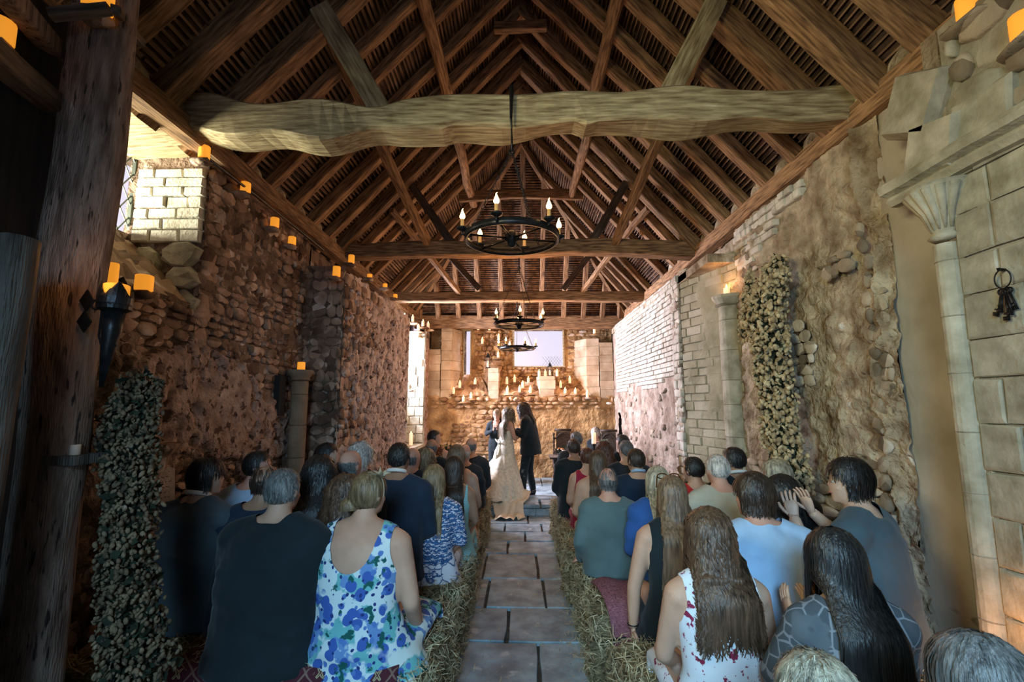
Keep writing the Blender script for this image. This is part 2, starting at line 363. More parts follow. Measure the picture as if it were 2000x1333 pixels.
bs = [(-2.73, 3.03, .30, .20, 0, .06, 0), (-2.70, 2.84, .26, .17, 0, .07, 0), (-2.76, 2.60, .36, .27, 0, .05, 0), (-2.72, 2.35, .28, .2, 0, .05, 0), (-3.0, 2.98, .2, .26, 0, .05, .2), (-3.02, 2.72, .22, .2, 0, .06, 0)]
lay(wj, bs, RUB, 'ashlar_block', m_ashlar, emb)
bs = [(3.70, 3.03, .16, .20, 0, .05, 0), (3.69, 2.84, .16, .17, 0, .05, 0), (3.70, 2.60, .17, .27, 0, .05, 0), (3.7, 2.35, .2, .2, 0, .04, 0)]+[(3.72+random.uniform(-.02, .03), z, .2, .085, 0, .04, 0) for z in (3.19, 3.29, 3.38, 3.47, 3.56, 3.65, 3.74)]
lay(wl, bs, RUB, 'quoin_stone', m_stoneL, emb)
# sloping sill and outer skin
ss = MB(); n = 14
for i in range(n):
    for j in range(8):
        y = LW[0]+(LW[1]-LW[0])*i/(n-1); q = j/7; x = XL+.02-.62*q; z = 2.58+.55*q+.09*hsh(i, j, 1, 3)
        ss.V.append(np.array([(x, y, z)]))
ss.n = n*8; ss.F = [(i*8+j, i*8+j+1, i*8+j+9, i*8+j+8) for i in range(n-1) for j in range(7)]
link('sill_rubble', rawmesh('sill_rubble', np.vstack(ss.V), ss.F, True), emb, m_stoneL)
hd = MB(); hd.box((-2.90, 3.17, 3.90), (.62, 1.0, .06), Matrix.Rotation(R(-3), 3, 'Y')); hd.build('window_lintel', m_tie, emb)
ow = MB(); ow.box((-3.22, 3.1, 1.55), (.08, 2.4, 3.32)); ow.box((-3.22, 2.3, 3.55), (.08, .9, .7)); ow.box((-3.22, 4.5, 3.55), (.08, 1.7, .7)); ow.build('outer_wall', m_mortL, emb)
win = empty('window_1', (-3.2, 3.2, 3.5), **KS)
g = MB(); g.box((-.02, 0, .03), (.006, .9, .62)); g.build('glass_pane', m_glass, win)
g = MB(); Mx = lambda a: Matrix.Rotation(a, 3, 'X')
for i in range(-6, 7):
    for s_ in (1, -1): g.box((0, i*.13, 0), (.008, .008, .9), Mx(s_*R(35)))
g.box((.0, .43, 0), (.03, .03, .74)); g.build('lead_lattice', m_wmet, win)

# left chancel wall and its return
wc = WF((-2.15, 0, 0), (0, 1, 0)); wr = WF((0, 5.5, 0), (1, 0, 0)); wr.N = np.array((0, -1., 0))
def bare(u, v):
    n = fbm(PP(u*1.3, v*1.3, 2), 4, 15); return sstep(-.05, .05, .22-(u-5.5)*.55+n*.9+.35*(v-2.2)*(v > 2.2)*.6)
def topL(u): return 3.47+.10*fbm(PP(u*5, u*0, 3), 2, 4)
def dC(u, v):
    b = bare(u, v); pit = sstep(.06, .20, fbm(PP(u*13, v*9, 11), 2, 23)); return .05*fbm(PP(u*2, v*2, 14), 3)+.05*(1-b)-.075*pit*(1-b)+.03*fbm(PP(u*14, v*12, 2), 2, 19)
wall_left_chancel = surf('wall_left.001', wc, 5.48, 8.72, 0, 3.6, .022, dC, m_plasterP_lit, keep=lambda u, v: v < topL(u), **KS)
st = courses(5.5, 8.7, 0, 3.42, .12, .15, lambda u, v, w, h: one(bare)(u, v) > .55 or v > 3.25, hj=.3, wj=.5, gap=.004, t=.04, tj=.6, rot=.3)
lay(wc, st, RUB, 'stone', m_stoneL, wall_left_chancel, 150)
kb = [(random.uniform(5.6, 8.7), random.uniform(.1, 3.3), random.uniform(.04, .08), random.uniform(.05, .11), .03, .035, random.uniform(-.6, .6)) for i in range(520)]
lay(wc, kb, RND, 'flint', m_plasterP, wall_left_chancel, 140, 'flints', mats=[m_stoneL, m_plasterP_lit, m_plasterP_lit])
ret = surf('wall_left.002', wr, -2.66, -2.12, 0, 3.5, .03, lambda u, v: .05*fbm(PP(u*4, v*4, 6), 3), m_mortL, **KS)
lay(wr, courses(-2.62, -2.13, 0, 3.45, .13, .15, hj=.3, wj=.4, gap=.004, t=.035, tj=.5, rot=.2), RUB, 'stone', m_stoneL, ret)
cap = MB()
cap.box((-2.4, 7.1, 3.38), (.46, 3.2, .1)); cap.box((-2.4, 10.66, 3.38), (.5, .5, .1)); cap.build('wall_top', m_mortL, wall_left_chancel)
lay(WF((0, 10.42, 0), (1, 0, 0)), [], RUB, 'x', m_ashlar, ret)
# recess with the hidden chancel window
wf2 = WF((0, 10.4, 0), (1, 0, 0)); wf2.N = np.array((0, -1., 0))
rec = surf('trim_3', wf2, -2.75, -2.12, .0, 3.45, .04, lambda u, v: .02*fbm(PP(u*5, v*5, 1), 2), m_mortB, **KS)
lay(wf2, courses(-2.72, -2.14, 1.0, 3.4, .21, .27, hj=.2, wj=.3, t=.04), BLK, 'ashlar_block', m_ashlar, rec)
q = MB(); q.box((-2.42, 9.56, .9), (.62, 1.7, .16)); q.build('ledge', m_ashlar, rec)
q = MB(); q.box((-2.42, 8.76, 1.7), (.6, .1, 3.5)); q.build('jamb', m_ashlar, rec)
q = MB(); q.box((-2.76, 9.56, .95), (.1, 1.8, 1.9)); q.box((-2.76, 9.56, 3.55), (.1, 1.8, .4)); q.box((-2.76, 8.74, 2.6), (.1, .16, 1.6)); q.box((-2.76, 10.34, 2.6), (.1, .1, 1.6)); q.build('outer_wall', m_mortL, rec)
win2 = empty('window_2', (-2.76, 9.55, 2.6), **KS)
q = MB(); q.box((0, 0, 0), (.006, 1.5, 1.5)); q.build('glass_pane', m_glass, win2)
q = MB()
for i in (-.74, -.25, .25, .74): q.box((0, i, 0), (.03, .03, 1.5))
q.build('glazing_bars', m_wmet, win2)
wc3 = WF((-2.15, 0, 0), (0, 1, 0))
surf('wall_left.003', wc3, 10.38, 10.95, 0, 3.5, .03, lambda u, v: .04*fbm(PP(u*5, v*5, 6), 3), m_plasterP, **KS)
outl = MB(); outl.box((-2.72, 4.7, 1.9), (.1, 2.1, 4.0)); gs = MB(); gs.box((-2.6, 5.2, -.14), (.5, 13, .2)); gs.box((2.6, 5.2, -.14), (.5, 13, .2)); gs.build('floor.001', m_earth, None, **KS); outl.box((-2.72, 7.1, 1.95), (.1, 3.3, 3.9)); outl.box((-2.72, 11, 1.95), (.1, 1.2, 3.9)); outl.build('wall_left.004', m_mortL, None, **KS)

# right nave wall
wR = WF((2.45, 0, 0), (0, -1, 0)); wR.U = np.array((0, 1., 0)); wR.N = np.array((-1., 0, 0))
def dR(u, v):
    n = fbm(PP(u*1.7, v*1.7, 8), 4, 31); crack = np.exp(-((u-3.22-.05*fbm(PP(v*3, v*0, 5), 3, 7)*3)/.03)**2)
    return .06*n+.05*np.abs(fbm(PP(u*6, v*8, 5), 3, 33))+.05*crack+.035*fbm(PP(u*14, v*14, 3), 3, 35)
wall_right = surf('wall_right', wR, 3.05, 5.24, 0, ZP, .022, dR, m_mortR, **KS)
def lowR(u, v): return sstep(-.03, .03, 1.35-v+.5*fbm(PP(u*2, v*2, 1), 3, 41))
st = courses(3.3, 5.2, 0, 1.75, .085, .24, lambda u, v, w, h: one(lowR)(u, v) > .5, hj=.4, wj=.5, gap=.004, d0=.03, t=.03, tj=.6, rot=.06)
st += courses(3.1, 5.2, 1.7, 3.5, .08, .15, lambda u, v, w, h: one(lambda a, b: fbm(PP(a*1.4, b*1.4, 4), 2, 51))(u, v) > .33, hj=.4, wj=.5, gap=.0, d0=.03, t=.025, rot=.3)
st += [(3.24+random.uniform(-.03, .03), .2+i*.125, random.uniform(.05, .10), .11, .035, .03, random.uniform(-.2, .2)) for i in range(24)]
lay(wR, st, RUB+RND, 'stone', m_stoneR, wall_right, 280)
lay(wR, courses(3.9, 5.2, 3.62, 3.78, .08, .12, hj=.1, t=.05)+courses(4.2, 5.2, 3.30, 3.6, .075, .21, lambda u, v, w, h: u-4.2 > (3.6-v)*2, hj=.1, t=.045, bond=True), BLK, 'brick', m_brick, wall_right)
# splayed brick wall
u_ = Vector((2.14-2.45, 6.2-5.2, 0)); SL = u_.length; wS = WF((2.45, 5.2, 0), tuple(u_)); wS.N = np.array((-u_.y, u_.x, 0))/SL
if wS.N[0] > 0: wS.N = -wS.N
m_splay = M('splay_lime', [(.24, .22, .13), (.38, .35, .23), (.48, .44, .31)], scale=3, world=True, bump=.6, bscale=26, detail=8); m_splay2 = M('splay_lime_pale', [(.30, .28, .18), (.44, .41, .29), (.54, .50, .38)], scale=3, world=True, bump=.6, bscale=26, detail=8)
splay = surf('wall_right.001', wS, 0, SL, 0, 3.6, .025, lambda u, v: .012*fbm(PP(u*4, v*4, 2), 3)+.030*sstep(-.22, -.02, fbm(PP(u*2.2, v*1.6, 22), 3, 61)-.18*sstep(2.2, 2.8, v)), m_splay, keep=lambda u, v: v < 3.57+.02*u, **KS)
lay(wS, courses(0, SL, .05, 3.55, .105, .27, hj=.12, wj=.2, gap=.009, d0=.0, t=.028, tj=.3, bond=True), BLK, 'brick', m_splay, splay, mats=[m_splay, m_splay, m_splay2])
# right chancel wall
wX = WF((2.14, 0, 0), (0, -1, 0)); wX.U = np.array((0, 1., 0)); wX.N = np.array((-1., 0, 0))
arch = lambda u, v: (np.abs(u-10.35) < .17) & (v > .19) & ((v < 1.35) | (np.hypot((u-10.35), (v-1.35)*.55) < .17))
def dX(u, v): return .05*np.abs(fbm(PP(u*7, v*6, 8), 3, 71))*(v < 2.15)+.01*fbm(PP(u*5, v*5, 1), 2)+.02*fbm(PP(u*16, v*14, 8), 2, 3)*(v < 2.1)
m_pitR = M('pitted_plaster', [(.20, .14, .10), (.38, .29, .22), (.50, .41, .33)], scale=5, world=True, bump=1., bscale=16, bdist=.05, detail=8)
wall_chr = surf('wall_right.002', wX, 6.18, 10.95, 0, 3.6, .03, dX, m_pitR, keep=lambda u, v: ~arch(u, v), **KS)
brk = courses(6.5, 10.5, 2.08, 3.58, .072, .225, lambda u, v, w, h: v > 2.12+.12*math.sin(u*3), hj=.06, wj=.1, gap=.012, d0=.008, t=.03, tj=.3, bond=True)
lay(wX, brk, BLK, 'brick', m_brick, wall_chr, 290, 'bricks')
qs = courses(6.2, 6.5, 0, 3.58, .12, .17, hj=.3, wj=.4, gap=.01, d0=.01, t=.045, rot=.05)
qs += courses(6.55, 10.1, .2, 2.08, .10, .15, lambda u, v, w, h: random.random() < .16, hj=.4, wj=.5, gap=.01, d0=.01, t=.03, rot=.4)
lay(wX, qs, RUB, 'stone', m_stoneR, wall_chr, 200, mats=[m_stoneR, m_pitR, m_pitR])
lay(wX, qs[:0]+courses(6.2, 6.48, .1, 3.56, .10, .17, hj=.3, wj=.4, gap=.015, d0=.03, t=.03), BLK, 'quoin_stone', m_brick, wall_chr, 90)
q = MB(); q.box((2.30, 10.35, .9), (.06, .5, 1.8)); q.build('niche_back', m_brick, wall_chr)
q = MB(); q.box((2.36, 8.4, 3.5), (.5, 5.0, .12)); q.box((2.36, 5.75, 3.48), (.5, 1.1, .10)); q.build('wall_top', m_mortR, wall_chr)
outr = MB(); outr.box((2.62, 8.2, 1.95), (.1, 6.4, 3.9)); outr.box((2.78, 2.5, 1.95), (.1, 6., 4.1)); outr.build('wall_right.003', m_mortR, None, **KS)
# shelf-course faces above wall tops (between plate and splay)
# near right: recess plaster, ashlar pier, shaft, impost
wN = WF((2.56, 0, 0), (0, -1, 0)); wN.U = np.array((0, 1., 0)); wN.N = np.array((-1., 0, 0))
m_niche = M('plaster_niche', [(.30, .27, .20), (.45, .41, .32), (.52, .48, .39)], scale=2, world=True, bump=.4, bscale=30, spots=(5, .70, (.15, .13, .10)))
rec2 = surf('wall_right.004', wN, 2.3, 3.1, 0, ZP, .03, lambda u, v: .10*np.sqrt(np.clip((u-2.5)/.55, 0, 1))+.012*fbm(PP(u*5, v*5, 3), 2)+.05*sstep(3.0, 3.2, v)*np.abs(fbm(PP(u*5, v*5, 3), 3)), m_niche, **KS)
st = courses(2.5, 2.78, .6, 2.6, .14, .16, lambda u, v, w, h: random.random() < .5, t=.03, rot=.3)+courses(2.5, 3.1, 3.15, 3.8, .12, .16, t=.07, rot=.3)
lay(wN, st, RUB, 'stone', m_stoneR, rec2)
wP = WF((2.3, 0, 0), (0, -1, 0)); wP.U = np.array((0, 1., 0)); wP.N = np.array((-1., 0, 0))
pier = surf('wall_right.005', wP, .4, 2.5, 0, ZP, .05, lambda u, v: -.01+0*u, m_mortB, **KS)
bl = []
v = 0; row = 0
while v < 3.03:
    hh = random.choice((.19, .2, .22, .23)); u = 2.44; first = random.choice((.14, .3, .2))
    while u > .5:
        ww = first if first else random.uniform(.24, .42); first = None
        bl.append((u-ww/2, v+hh/2, ww-.010, hh-.010, -.012, .024+random.uniform(-.006, .008), random.uniform(-.01, .01))); u -= ww
    v += hh
lay(wP, bl, BLK, 'ashlar_block', m_ashlar, pier)
bl = courses(.6, 2.35, 3.2, 3.85, .17, .26, hj=.3, wj=.4, gap=.02, d0=-.02, t=.05, rot=.12)
lay(wP, bl, RUB, 'stone', m_ashlar, pier, mats=[m_ashlar, m_stoneR])
q = MB(); q.box((2.45, 2.46, 1.95), (.3, .1, 3.9)); q.build('pier_side', m_mortR, pier)
# impost moulding
q = MB(); prof = [(0, 0), (.05, .0), (.075, .03), (.06, .055), (.11, .07), (.125, .10), (.11, .13), (0, .14)]
V = []; 
for y in np.linspace(.4, 2.78, 14):
    for (a_, b_) in prof: V.append((2.3-a_+.0, y, 3.03+b_+.004*math.sin(y*9)))
n = len(prof); Fc = [(i*n+j, i*n+(j+1) % n, (i+1)*n+(j+1) % n, (i+1)*n+j) for i in range(13) for j in range(n)]+[tuple(range(n)), tuple(range(13*n+n-1, 13*n-1, -1))]
q.add(V, Fc); q.build('impost_moulding', m_ashlar, pier)
q = MB(); q.lathe([(.058, 0), (.058, 2.66)], 16, (2.3, 2.5, .04)); q.build('shaft', m_ashlar, pier, smooth=False)
q = MB()
for i in range(9):
    z = .2+i*.3; q.lathe([(.0585, 0), (.061, .004), (.0585, .008)], 16, (2.3, 2.5, z))
q.build('shaft_joint', m_mortB, pier)
q = MB(); q.lathe([(.06, 0), (.085, .02), (.06, .04), (.062, .05), (.09, .16), (.15, .26), (.16, .30)], 20, (2.31, 2.5, 2.72))
for i in range(9):
    a_ = math.pi*(.5+i/8); q.loft([(2.31+.06*math.cos(a_), 2.5+.06*math.sin(a_), 2.78), (2.31+.085*math.cos(a_), 2.5+.085*math.sin(a_), 2.88), (2.31+.15*math.cos(a_), 2.5+.15*math.sin(a_), 3.0)], [.008, .018, .025], 6)
q.build('capital', m_ashlar, pier, smooth=True)
for k, (pa, w_, h_, rt) in enumerate((((1800, 205), .34, .36, R(28)), ((1838, 288), .30, .30, R(14)))):
    c_ = atX(*pa, 2.30); lay(wP, [(c_.y, c_.z, w_, h_, -.12, .20, rt)], [BLK[k]], 'voussoir', m_ashlar, pier)
c_ = atX(1925, 235, 2.3); lay(wP, [(c_.y, c_.z, .3, .3, -.02, .06, .1)], [BLK[4]], 'ashlar_block', m_ashlar, pier)
# engaged columns
def column(name, x, y, r, z1, mat, par):
    o = empty(name, (x, y, 0), parent=par); z = 0; k = 0
    while z < z1-.12:
        h_ = min(random.uniform(.24, .36), z1-.1-z); q = MB(); q.lathe([(r-.006, 0), (r, .006), (r, h_-.008), (r-.006, h_-.002)], 18, (random.uniform(-.003, .003), random.uniform(-.003, .003), z)); q.build('drum', mat, o, smooth=False); z += h_
    q = MB(); q.lathe([(r*1.0, 0), (r*1.25, .015), (r*1.05, .03), (r*1.45, .09), (r*1.5, .12)], 18, (0, 0, z)); q.build('capital', mat, o); return z+.12
zc1 = column('engaged_column', 2.40, 5.36, .13, 3.05, m_ashlar, splay)
zc2 = column('corner_column', -2.43, 5.15, .088, 2.19, M('column_tan', [(.20, .14, .09), (.34, .25, .17)], scale=5, world=True, bump=.4), wall_left)
q = MB(); q.box((-2.56, 4.93, 1.93), (.10, .12, .42)); q.build('niche_shade', M('shade_black', [(.02, .02, .02)], bump=.2), wall_left)  # black block stands in for the shade inside a niche

# back wall
wB = WF((0, D, 0), (1, 0, 0)); wB.N = np.array((0, -1., 0)); wB2 = WF((0, D2, 0), (1, 0, 0)); wB2.N = np.array((0, -1., 0))
wall_back = surf('wall_back', wB, -2.2, 2.2, .1, 2.02, .03, lambda u, v: .05*fbm(PP(u*2.5, v*2.5, 2), 4, 81)+.03*np.abs(fbm(PP(u*8, v*8, 2), 2, 83)), m_backpl, **KS)
st = courses(-2.1, 2.1, 1.72, 2.0, .10, .17, hj=.3, wj=.5, gap=.01, t=.06, rot=.15, ok=lambda u, v, w, h: random.random() < .75)
st += courses(-2.1, 2.1, .2, 1.7, .11, .17, lambda u, v, w, h: one(lambda a, b: fbm(PP(a*1.8, b*1.8, 4), 2, 91))(u, v) > .22, hj=.3, wj=.5, gap=.01, t=.03, rot=.3)
m_stoneB = M('rubble_back', [(.13, .065, .03), (.29, .16, .075), (.44, .28, .14)], scale=5, world=True, bump=.6, bscale=26, vor=6)
lay(wB, st, RUB+RND, 'stone', m_stoneB, wall_back, 200)
a0 = atY(905, 735, D2); a1 = atY(920, 645, D2); b0 = atY(1003, 717, D2); b1 = atY(1100, 643, D2)
hole = lambda u, v: ((u > a0.x) & (u < a1.x) & (v > a0.z) & (v < a1.z)) | ((u > b0.x) & (u < b1.x) & (v > b0.z) & (v < b1.z))
wb2 = surf('wall_back.001', wB2, -2.2, 2.2, 1.9, 3.9, .021, lambda u, v: .03*fbm(PP(u*4, v*4, 2), 3, 85)*(~((u > a0.x-.05) & (u < a1.x+.05) | (u > b0.x-.05) & (u < b1.x+.05))), m_backpl, keep=lambda u, v: ~hole(u, v), **KS)
okb = lambda u, v, w, h: not (a0.x-w/2-.02 < u < a1.x+w/2+.02) and not (b0.x-w/2-.03 < u < b1.x+w/2+.03 and v > b0.z-.05) and v > 2.2
lay(wB2, courses(-2.0, .95, 2.0, 3.7, .11, .15, okb, hj=.3, wj=.4, gap=.0, t=.07, rot=.3)+courses(1.0, 2.1, 2.45, 3.7, .075, .22, okb, hj=.1, wj=.1, gap=.012, t=.02, bond=True)+courses(b0.x-.05, b1.x+.05, 2.3, b0.z-.01, .08, .16, None, t=.05), RUB, 'stone', m_stoneB, wb2, 290, mats=[m_stoneB, m_stoneB, m_backpl])
# sloped sills between the piers
for k, (x0, x1, X0, X1, zf, zr) in enumerate(((-1.66, -.72, -1.5, -1.0, 2.0, 2.52), (-.56, .44, -.42, 1.0, 2.0, 2.5), (.74, 1.6, .8, 1.4, 2.0, 2.5))):
    V = []; nn = 16
    for j in range(8):
        for i in range(nn):
            q_ = j/7; xa = x0+(X0-x0)*q_; xb = x1+(X1-x1)*q_; V.append((xa+(xb-xa)*i/(nn-1), D-.02+(D2-D+.04)*q_, zf+(zr-zf)*q_+.05*hsh(i, j, k, 5)))
    link('sill_rubble', rawmesh('sill_rubble', V, [(j*nn+i, j*nn+i+1, (j+1)*nn+i+1, (j+1)*nn+i) for j in range(7) for i in range(nn-1)]), wall_back, m_stoneB)
def fblock(fp, z0, z1, k, jit=.01):
    r = random.Random(k); n = len(fp); c = np.mean(fp, 0); V = []
    js = [(r.uniform(-jit, jit), r.uniform(-jit, jit)) for _ in fp]
    for (s_, z) in ((.98, z0+.002), (1, z0+.012), (1, z1-.012), (.98, z1-.002)):
        V += [(c[0]+(p[0]-c[0])*s_+j[0], c[1]+(p[1]-c[1])*s_+j[1], z) for p, j in zip(fp, js)]
    return V, [(q*n+i, q*n+(i+1) % n, (q+1)*n+(i+1) % n, (q+1)*n+i) for q in range(3) for i in range(n)]+[tuple(range(n-1, -1, -1)), tuple(range(3*n, 4*n))]
kk = 0
def stack(fp, z0, z1, h, mat, ragged=0, topshift=None):
    global kk; z = z0
    while z < z1-.05:
        hh = min(h*random.uniform(.85, 1.2), z1-z); kk += 1
        q = MB(); q.add(*fblock(fp, z, z+hh, kk, .008+ragged*random.random())); q.build('ashlar_block', mat, wall_back); z += hh
m_ashB = M('ashlar_back', [(.32, .23, .14), (.46, .36, .24), (.55, .45, .32)], scale=4, world=True, bump=.4, rnd=.1)
stack([(-2.15, D), (-1.88, D-.01), (-1.88, D+.4), (-2.15, D+.4)], 2.0, 3.1, .19, m_ashB)
stack([(-1.86, D-.01), (-1.62, D), (-1.44, D2), (-1.86, D2)], 1.95, 3.6, .24, m_ashB)
stack([(-.76, D-.01), (-.53, D-.01), (-.50, D+.28), (-.79, D+.28)], 1.95, 2.66, .22, m_ashB)
stack([(-.79, D+.27), (-.50, D+.27), (-.40, D2), (-.98, D2)], 1.95, 2.9, .13, m_stoneB, .05)
stack([(.42, D-.01), (.76, D-.01), (.82, D2-.1), (.36, D2-.1)], 1.95, 2.47, .2, m_ashB, .02)
stack([(1.52, D+.05), (1.80, D), (1.80, D2), (1.28, D2)], 2.0, 3.35, .22, m_ashB)
stack([(1.82, D-.02), (2.12, D-.01), (2.12, D2), (1.82, D2)], 1.95, 3.25, .19, m_ashB)
w3 = empty('window_3', (0, D2+.03, 0), **KS)
q = MB(); q.box(((a0.x+a1.x)/2, 0, (a0.z+a1.z)/2), (a1.x-a0.x, .006, a1.z-a0.z)); q.build('glass_pane', m_glass, w3)
q = MB(); q.box((a0.x, -.02, (a0.z+a1.z)/2), (.025, .05, a1.z-a0.z)); q.box((a1.x, -.02, (a0.z+a1.z)/2), (.025, .05, a1.z-a0.z)); q.box(((a0.x+a1.x)/2, -.02, a1.z), (.25, .05, .03)); q.build('window_frame', m_tie, w3)
w4 = empty('window_4', (0, D2+.03, 0), **KS); cx, cz = (b0.x+b1.x)/2, (b0.z+b1.z)/2; ww, hh = b1.x-b0.x, b1.z-b0.z
q = MB(); q.box((cx, 0, cz), (ww, .006, hh)); q.build('glass_pane', m_glass, w4)
q = MB(); q.box((b0.x, -.03, cz), (.04, .06, hh)); q.box((b1.x, -.03, cz), (.04, .06, hh)); q.box((cx, -.03, b1.z), (ww+.06, .06, .04)); q.box((cx, -.03, b0.z), (ww+.06, .08, .03)); q.build('window_frame', m_tie, w4)
q = MB()
for i in range(6):
    for s_ in (1, -1): q.box((b1.x-.08-i*.07, 0, b0.z+.14), (.004, .004, .3), Matrix.Rotation(s_*R(38), 3, 'Y'))
q.build('lead_lattice', m_wmet, w4)
q = MB(); q.box((0, D2+.12, 1), (5, .1, 2)); q.box((-1.9, D2+.12, 3.), (1.1, .1, 2.2)); q.box((-.66, D2+.12, 3.), (.86, .1, 2.2)); q.box((1.7, D2+.12, 3.), (1.3, .1, 2.2)); q.box((0, D2+.12, 3.82), (5, .1, .4)); q.build('wall_back.002', m_mortL, None, **KS)

# gable wall and side walls behind the camera (door opening lets the daylight in)
q = MB(); q.box((-2.3, -3.1, 2), (3.2, .2, 4.2)); q.box((2.6, -3.1, 2), (1.8, .2, 4.2)); q.box((.6, -3.1, 5.7), (8, .2, 3.6)); q.build('wall_front', m_mortR, None, **KS)
q = MB(); q.box((2.62, -1.3, 1.95), (.1, 3.6, 3.9)); q.build('wall_right.006', m_mortR, None, **KS)
q = MB(); q.box((-3.05, -.4, 1.95), (.1, 5.4, 3.9)); q.box((-2.85, 2.16, 1.95), (.5, .1, 3.9)); q.build('wall_left.005', M('dark_daub', [(.05, .045, .035), (.11, .09, .07)], world=True, scale=3), None, **KS)

# ---------------------------------------------------------------- roof
def roofV(pts): return rawmesh('ceiling', pts, [tuple(range(len(pts)))])
e_ = .16; kL = (ZR-ZP)/(-XL); kR = (ZR-ZP)/XR; YA = 8.35
mb = MB()
y0 = -3.2
mb.add([(XL-.12, y0, ZP+.03), (XL-.12, D2+.3, ZP+.03), (0, YA, ZR+e_), (0, y0, ZR+e_)], [(0, 1, 2, 3)])
mb.add([(XR+.35, y0, ZP-.25), (XR+.35, D2+.3, ZP-.25), (0, YA, ZR+e_), (0, y0, ZR+e_)], [(0, 3, 2, 1)])
mb.add([(XL-.12, D2+.3, ZP+.03), (XR+.35, D2+.3, ZP-.25), (0, YA, ZR+e_)], [(0, 1, 2)])
mb.add([(XL-.9, y0, ZP+.05), (XL-.05, y0, ZP+.05), (XL-.05, D2, ZP+.05), (XL-.9, D2, ZP+.05)], [(0, 1, 2, 3)])
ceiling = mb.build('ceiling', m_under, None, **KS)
def beam(name, p0, p1, w, h, mat, parent=ceiling, seg=6, wob=.012, ref=(0, 0, 1), k=None, bow=0, n=8, round_=.0, prof=None):
    """w across, h along ref; local x is the length"""
    p0 = Vector(p0); p1 = Vector(p1); L_ = (p1-p0).length; X = (p1-p0)/L_; Zr = Vector(ref); Y = Zr.cross(X).normalized(); Z = X.cross(Y)
    k = k if k is not None else random.randint(0, 9999); V = []; 
    cs = [(-.5, -.42), (-.42, -.5), (.42, -.5), (.5, -.42), (.5, .42), (.42, .5), (-.42, .5), (-.5, .42)] if not round_ else [(.5*math.cos(a)*1.05, .5*math.sin(a)*1.05) for a in (np.arange(8)+.5)*math.pi/4]
    P = np.array([(i/seg*L_, a*w, b*h) for i in range(seg+1) for a, b in cs])
    pr = P*np.array([2.2, 3, 3])+k*3.7
    d = np.stack([vnoise(pr, 1), vnoise(pr, 2), vnoise(pr, 3)], 1); d[:, 0] = 0; P = P+d*wob*2
    lf = np.stack([vnoise(np.stack([P[:, 0]*.8+k, P[:, 0]*0+k, P[:, 0]*0], 1), 4), vnoise(np.stack([P[:, 0]*.8+k, P[:, 0]*0+k+9, P[:, 0]*0], 1), 5)], 1)
    P[:, 1] += lf[:, 0]*wob*2; P[:, 2] += lf[:, 1]*wob*2+bow*np.sin(P[:, 0]/L_*math.pi)
    if prof: P = prof(P, L_)
    Fc = [(j*8+i, (j+1)*8+i, (j+1)*8+(i+1) % 8, j*8+(i+1) % 8) for j in range(seg) for i in range(8)]+[tuple(range(8)), tuple(range(seg*8+7, seg*8-1, -1))]
    o = link(name, rawmesh(name, P, Fc), parent, mat)
    Mt = Matrix((X, Y, Z)).transposed().to_4x4(); Mt.translation = p0; o.matrix_world = Mt; return o
# rafters
ys = np.arange(-1.2, 8.2, .47)
for side, X0 in ((-1, XL), (1, XR)):
    for i, y in enumerate(ys):
        big = abs(y-3.35) < .24 or abs(y-6.42) < .24
        y_ = y+random.uniform(-.03, .03); w_ = random.uniform(.095, .125)*(1.45 if big or y < 3.2 else 1)
        beam('rafter', (X0+side*.08, y_, ZP-.06), (0, y_, ZR-.02), w_, w_*1.05, m_rafter, ref=(-side*(ZR-ZP), 0, abs(X0)), wob=.016)
    n = 5
    for i in range(1, n+1):   # jack rafters of the hip
        y = YA+(D-YA)*i/(n+1); f = 1-i/(n+1); zt = ZP+(ZR-ZP)*f
        beam('rafter', (X0+side*.08, y, ZP-.06), (X0*(1-f), y, zt), .10, .11, m_rafter, ref=(-side*(ZR-ZP), 0, abs(X0)))
    beam('hip_rafter', (X0, D, ZP-.05), (0, YA, ZR-.05), .09, .14, m_rafter)
for px in (856, 895, 936, 980, 1021, 1057, 1100, 1139, 1177, 818, 1212):
    b_ = atY(px, 612, D-.1); f = 1-abs(b_.x)/2.55
    beam('rafter', (b_.x, D-.02, ZP-.06), (b_.x*.99, D+(YA-D)*f, ZP+(ZR-ZP)*f-.05), .10, .11, m_rafter, ref=(0, -(ZR-ZP), D-YA), wob=.012)
# laths
lm = MB()
for side, X0 in ((-1, XL), (1, XR)):
    sl = math.hypot(X0, ZR-ZP); ux, uz = -X0/sl, (ZR-ZP)/sl; nx, nz = uz*side, -side*ux*side*side
    nx, nz = (side*uz, abs(ux)); s_ = .06
    while s_ < sl-.02:
        f = s_/sl; ye = YA+(D-YA)*(1-f)+.05; y = -1.5+random.uniform(0, .4)
        while y < ye:
            l_ = min(random.uniform(.7, 1.5), ye-y); w_ = random.uniform(.018, .034); off = .085+random.uniform(-.008, .01)
            cx_ = X0+ux*s_+nx*off; cz_ = ZP+uz*s_+nz*off; Mt = Matrix.Rotation(math.atan2(uz*side*-1, abs(ux)) if side > 0 else math.atan2(-uz, ux), 3, 'Y')
            lm.box((cx_, y+l_/2, cz_), (w_, l_, .012), Matrix.Rotation(random.uniform(-.012, .012), 3, 'Z')@Mt); y += l_+random.uniform(-.02, .03)
        s_ += .052+random.uniform(-.006, .008)
sl = math.hypot(D-YA, ZR-ZP); s_ = .05
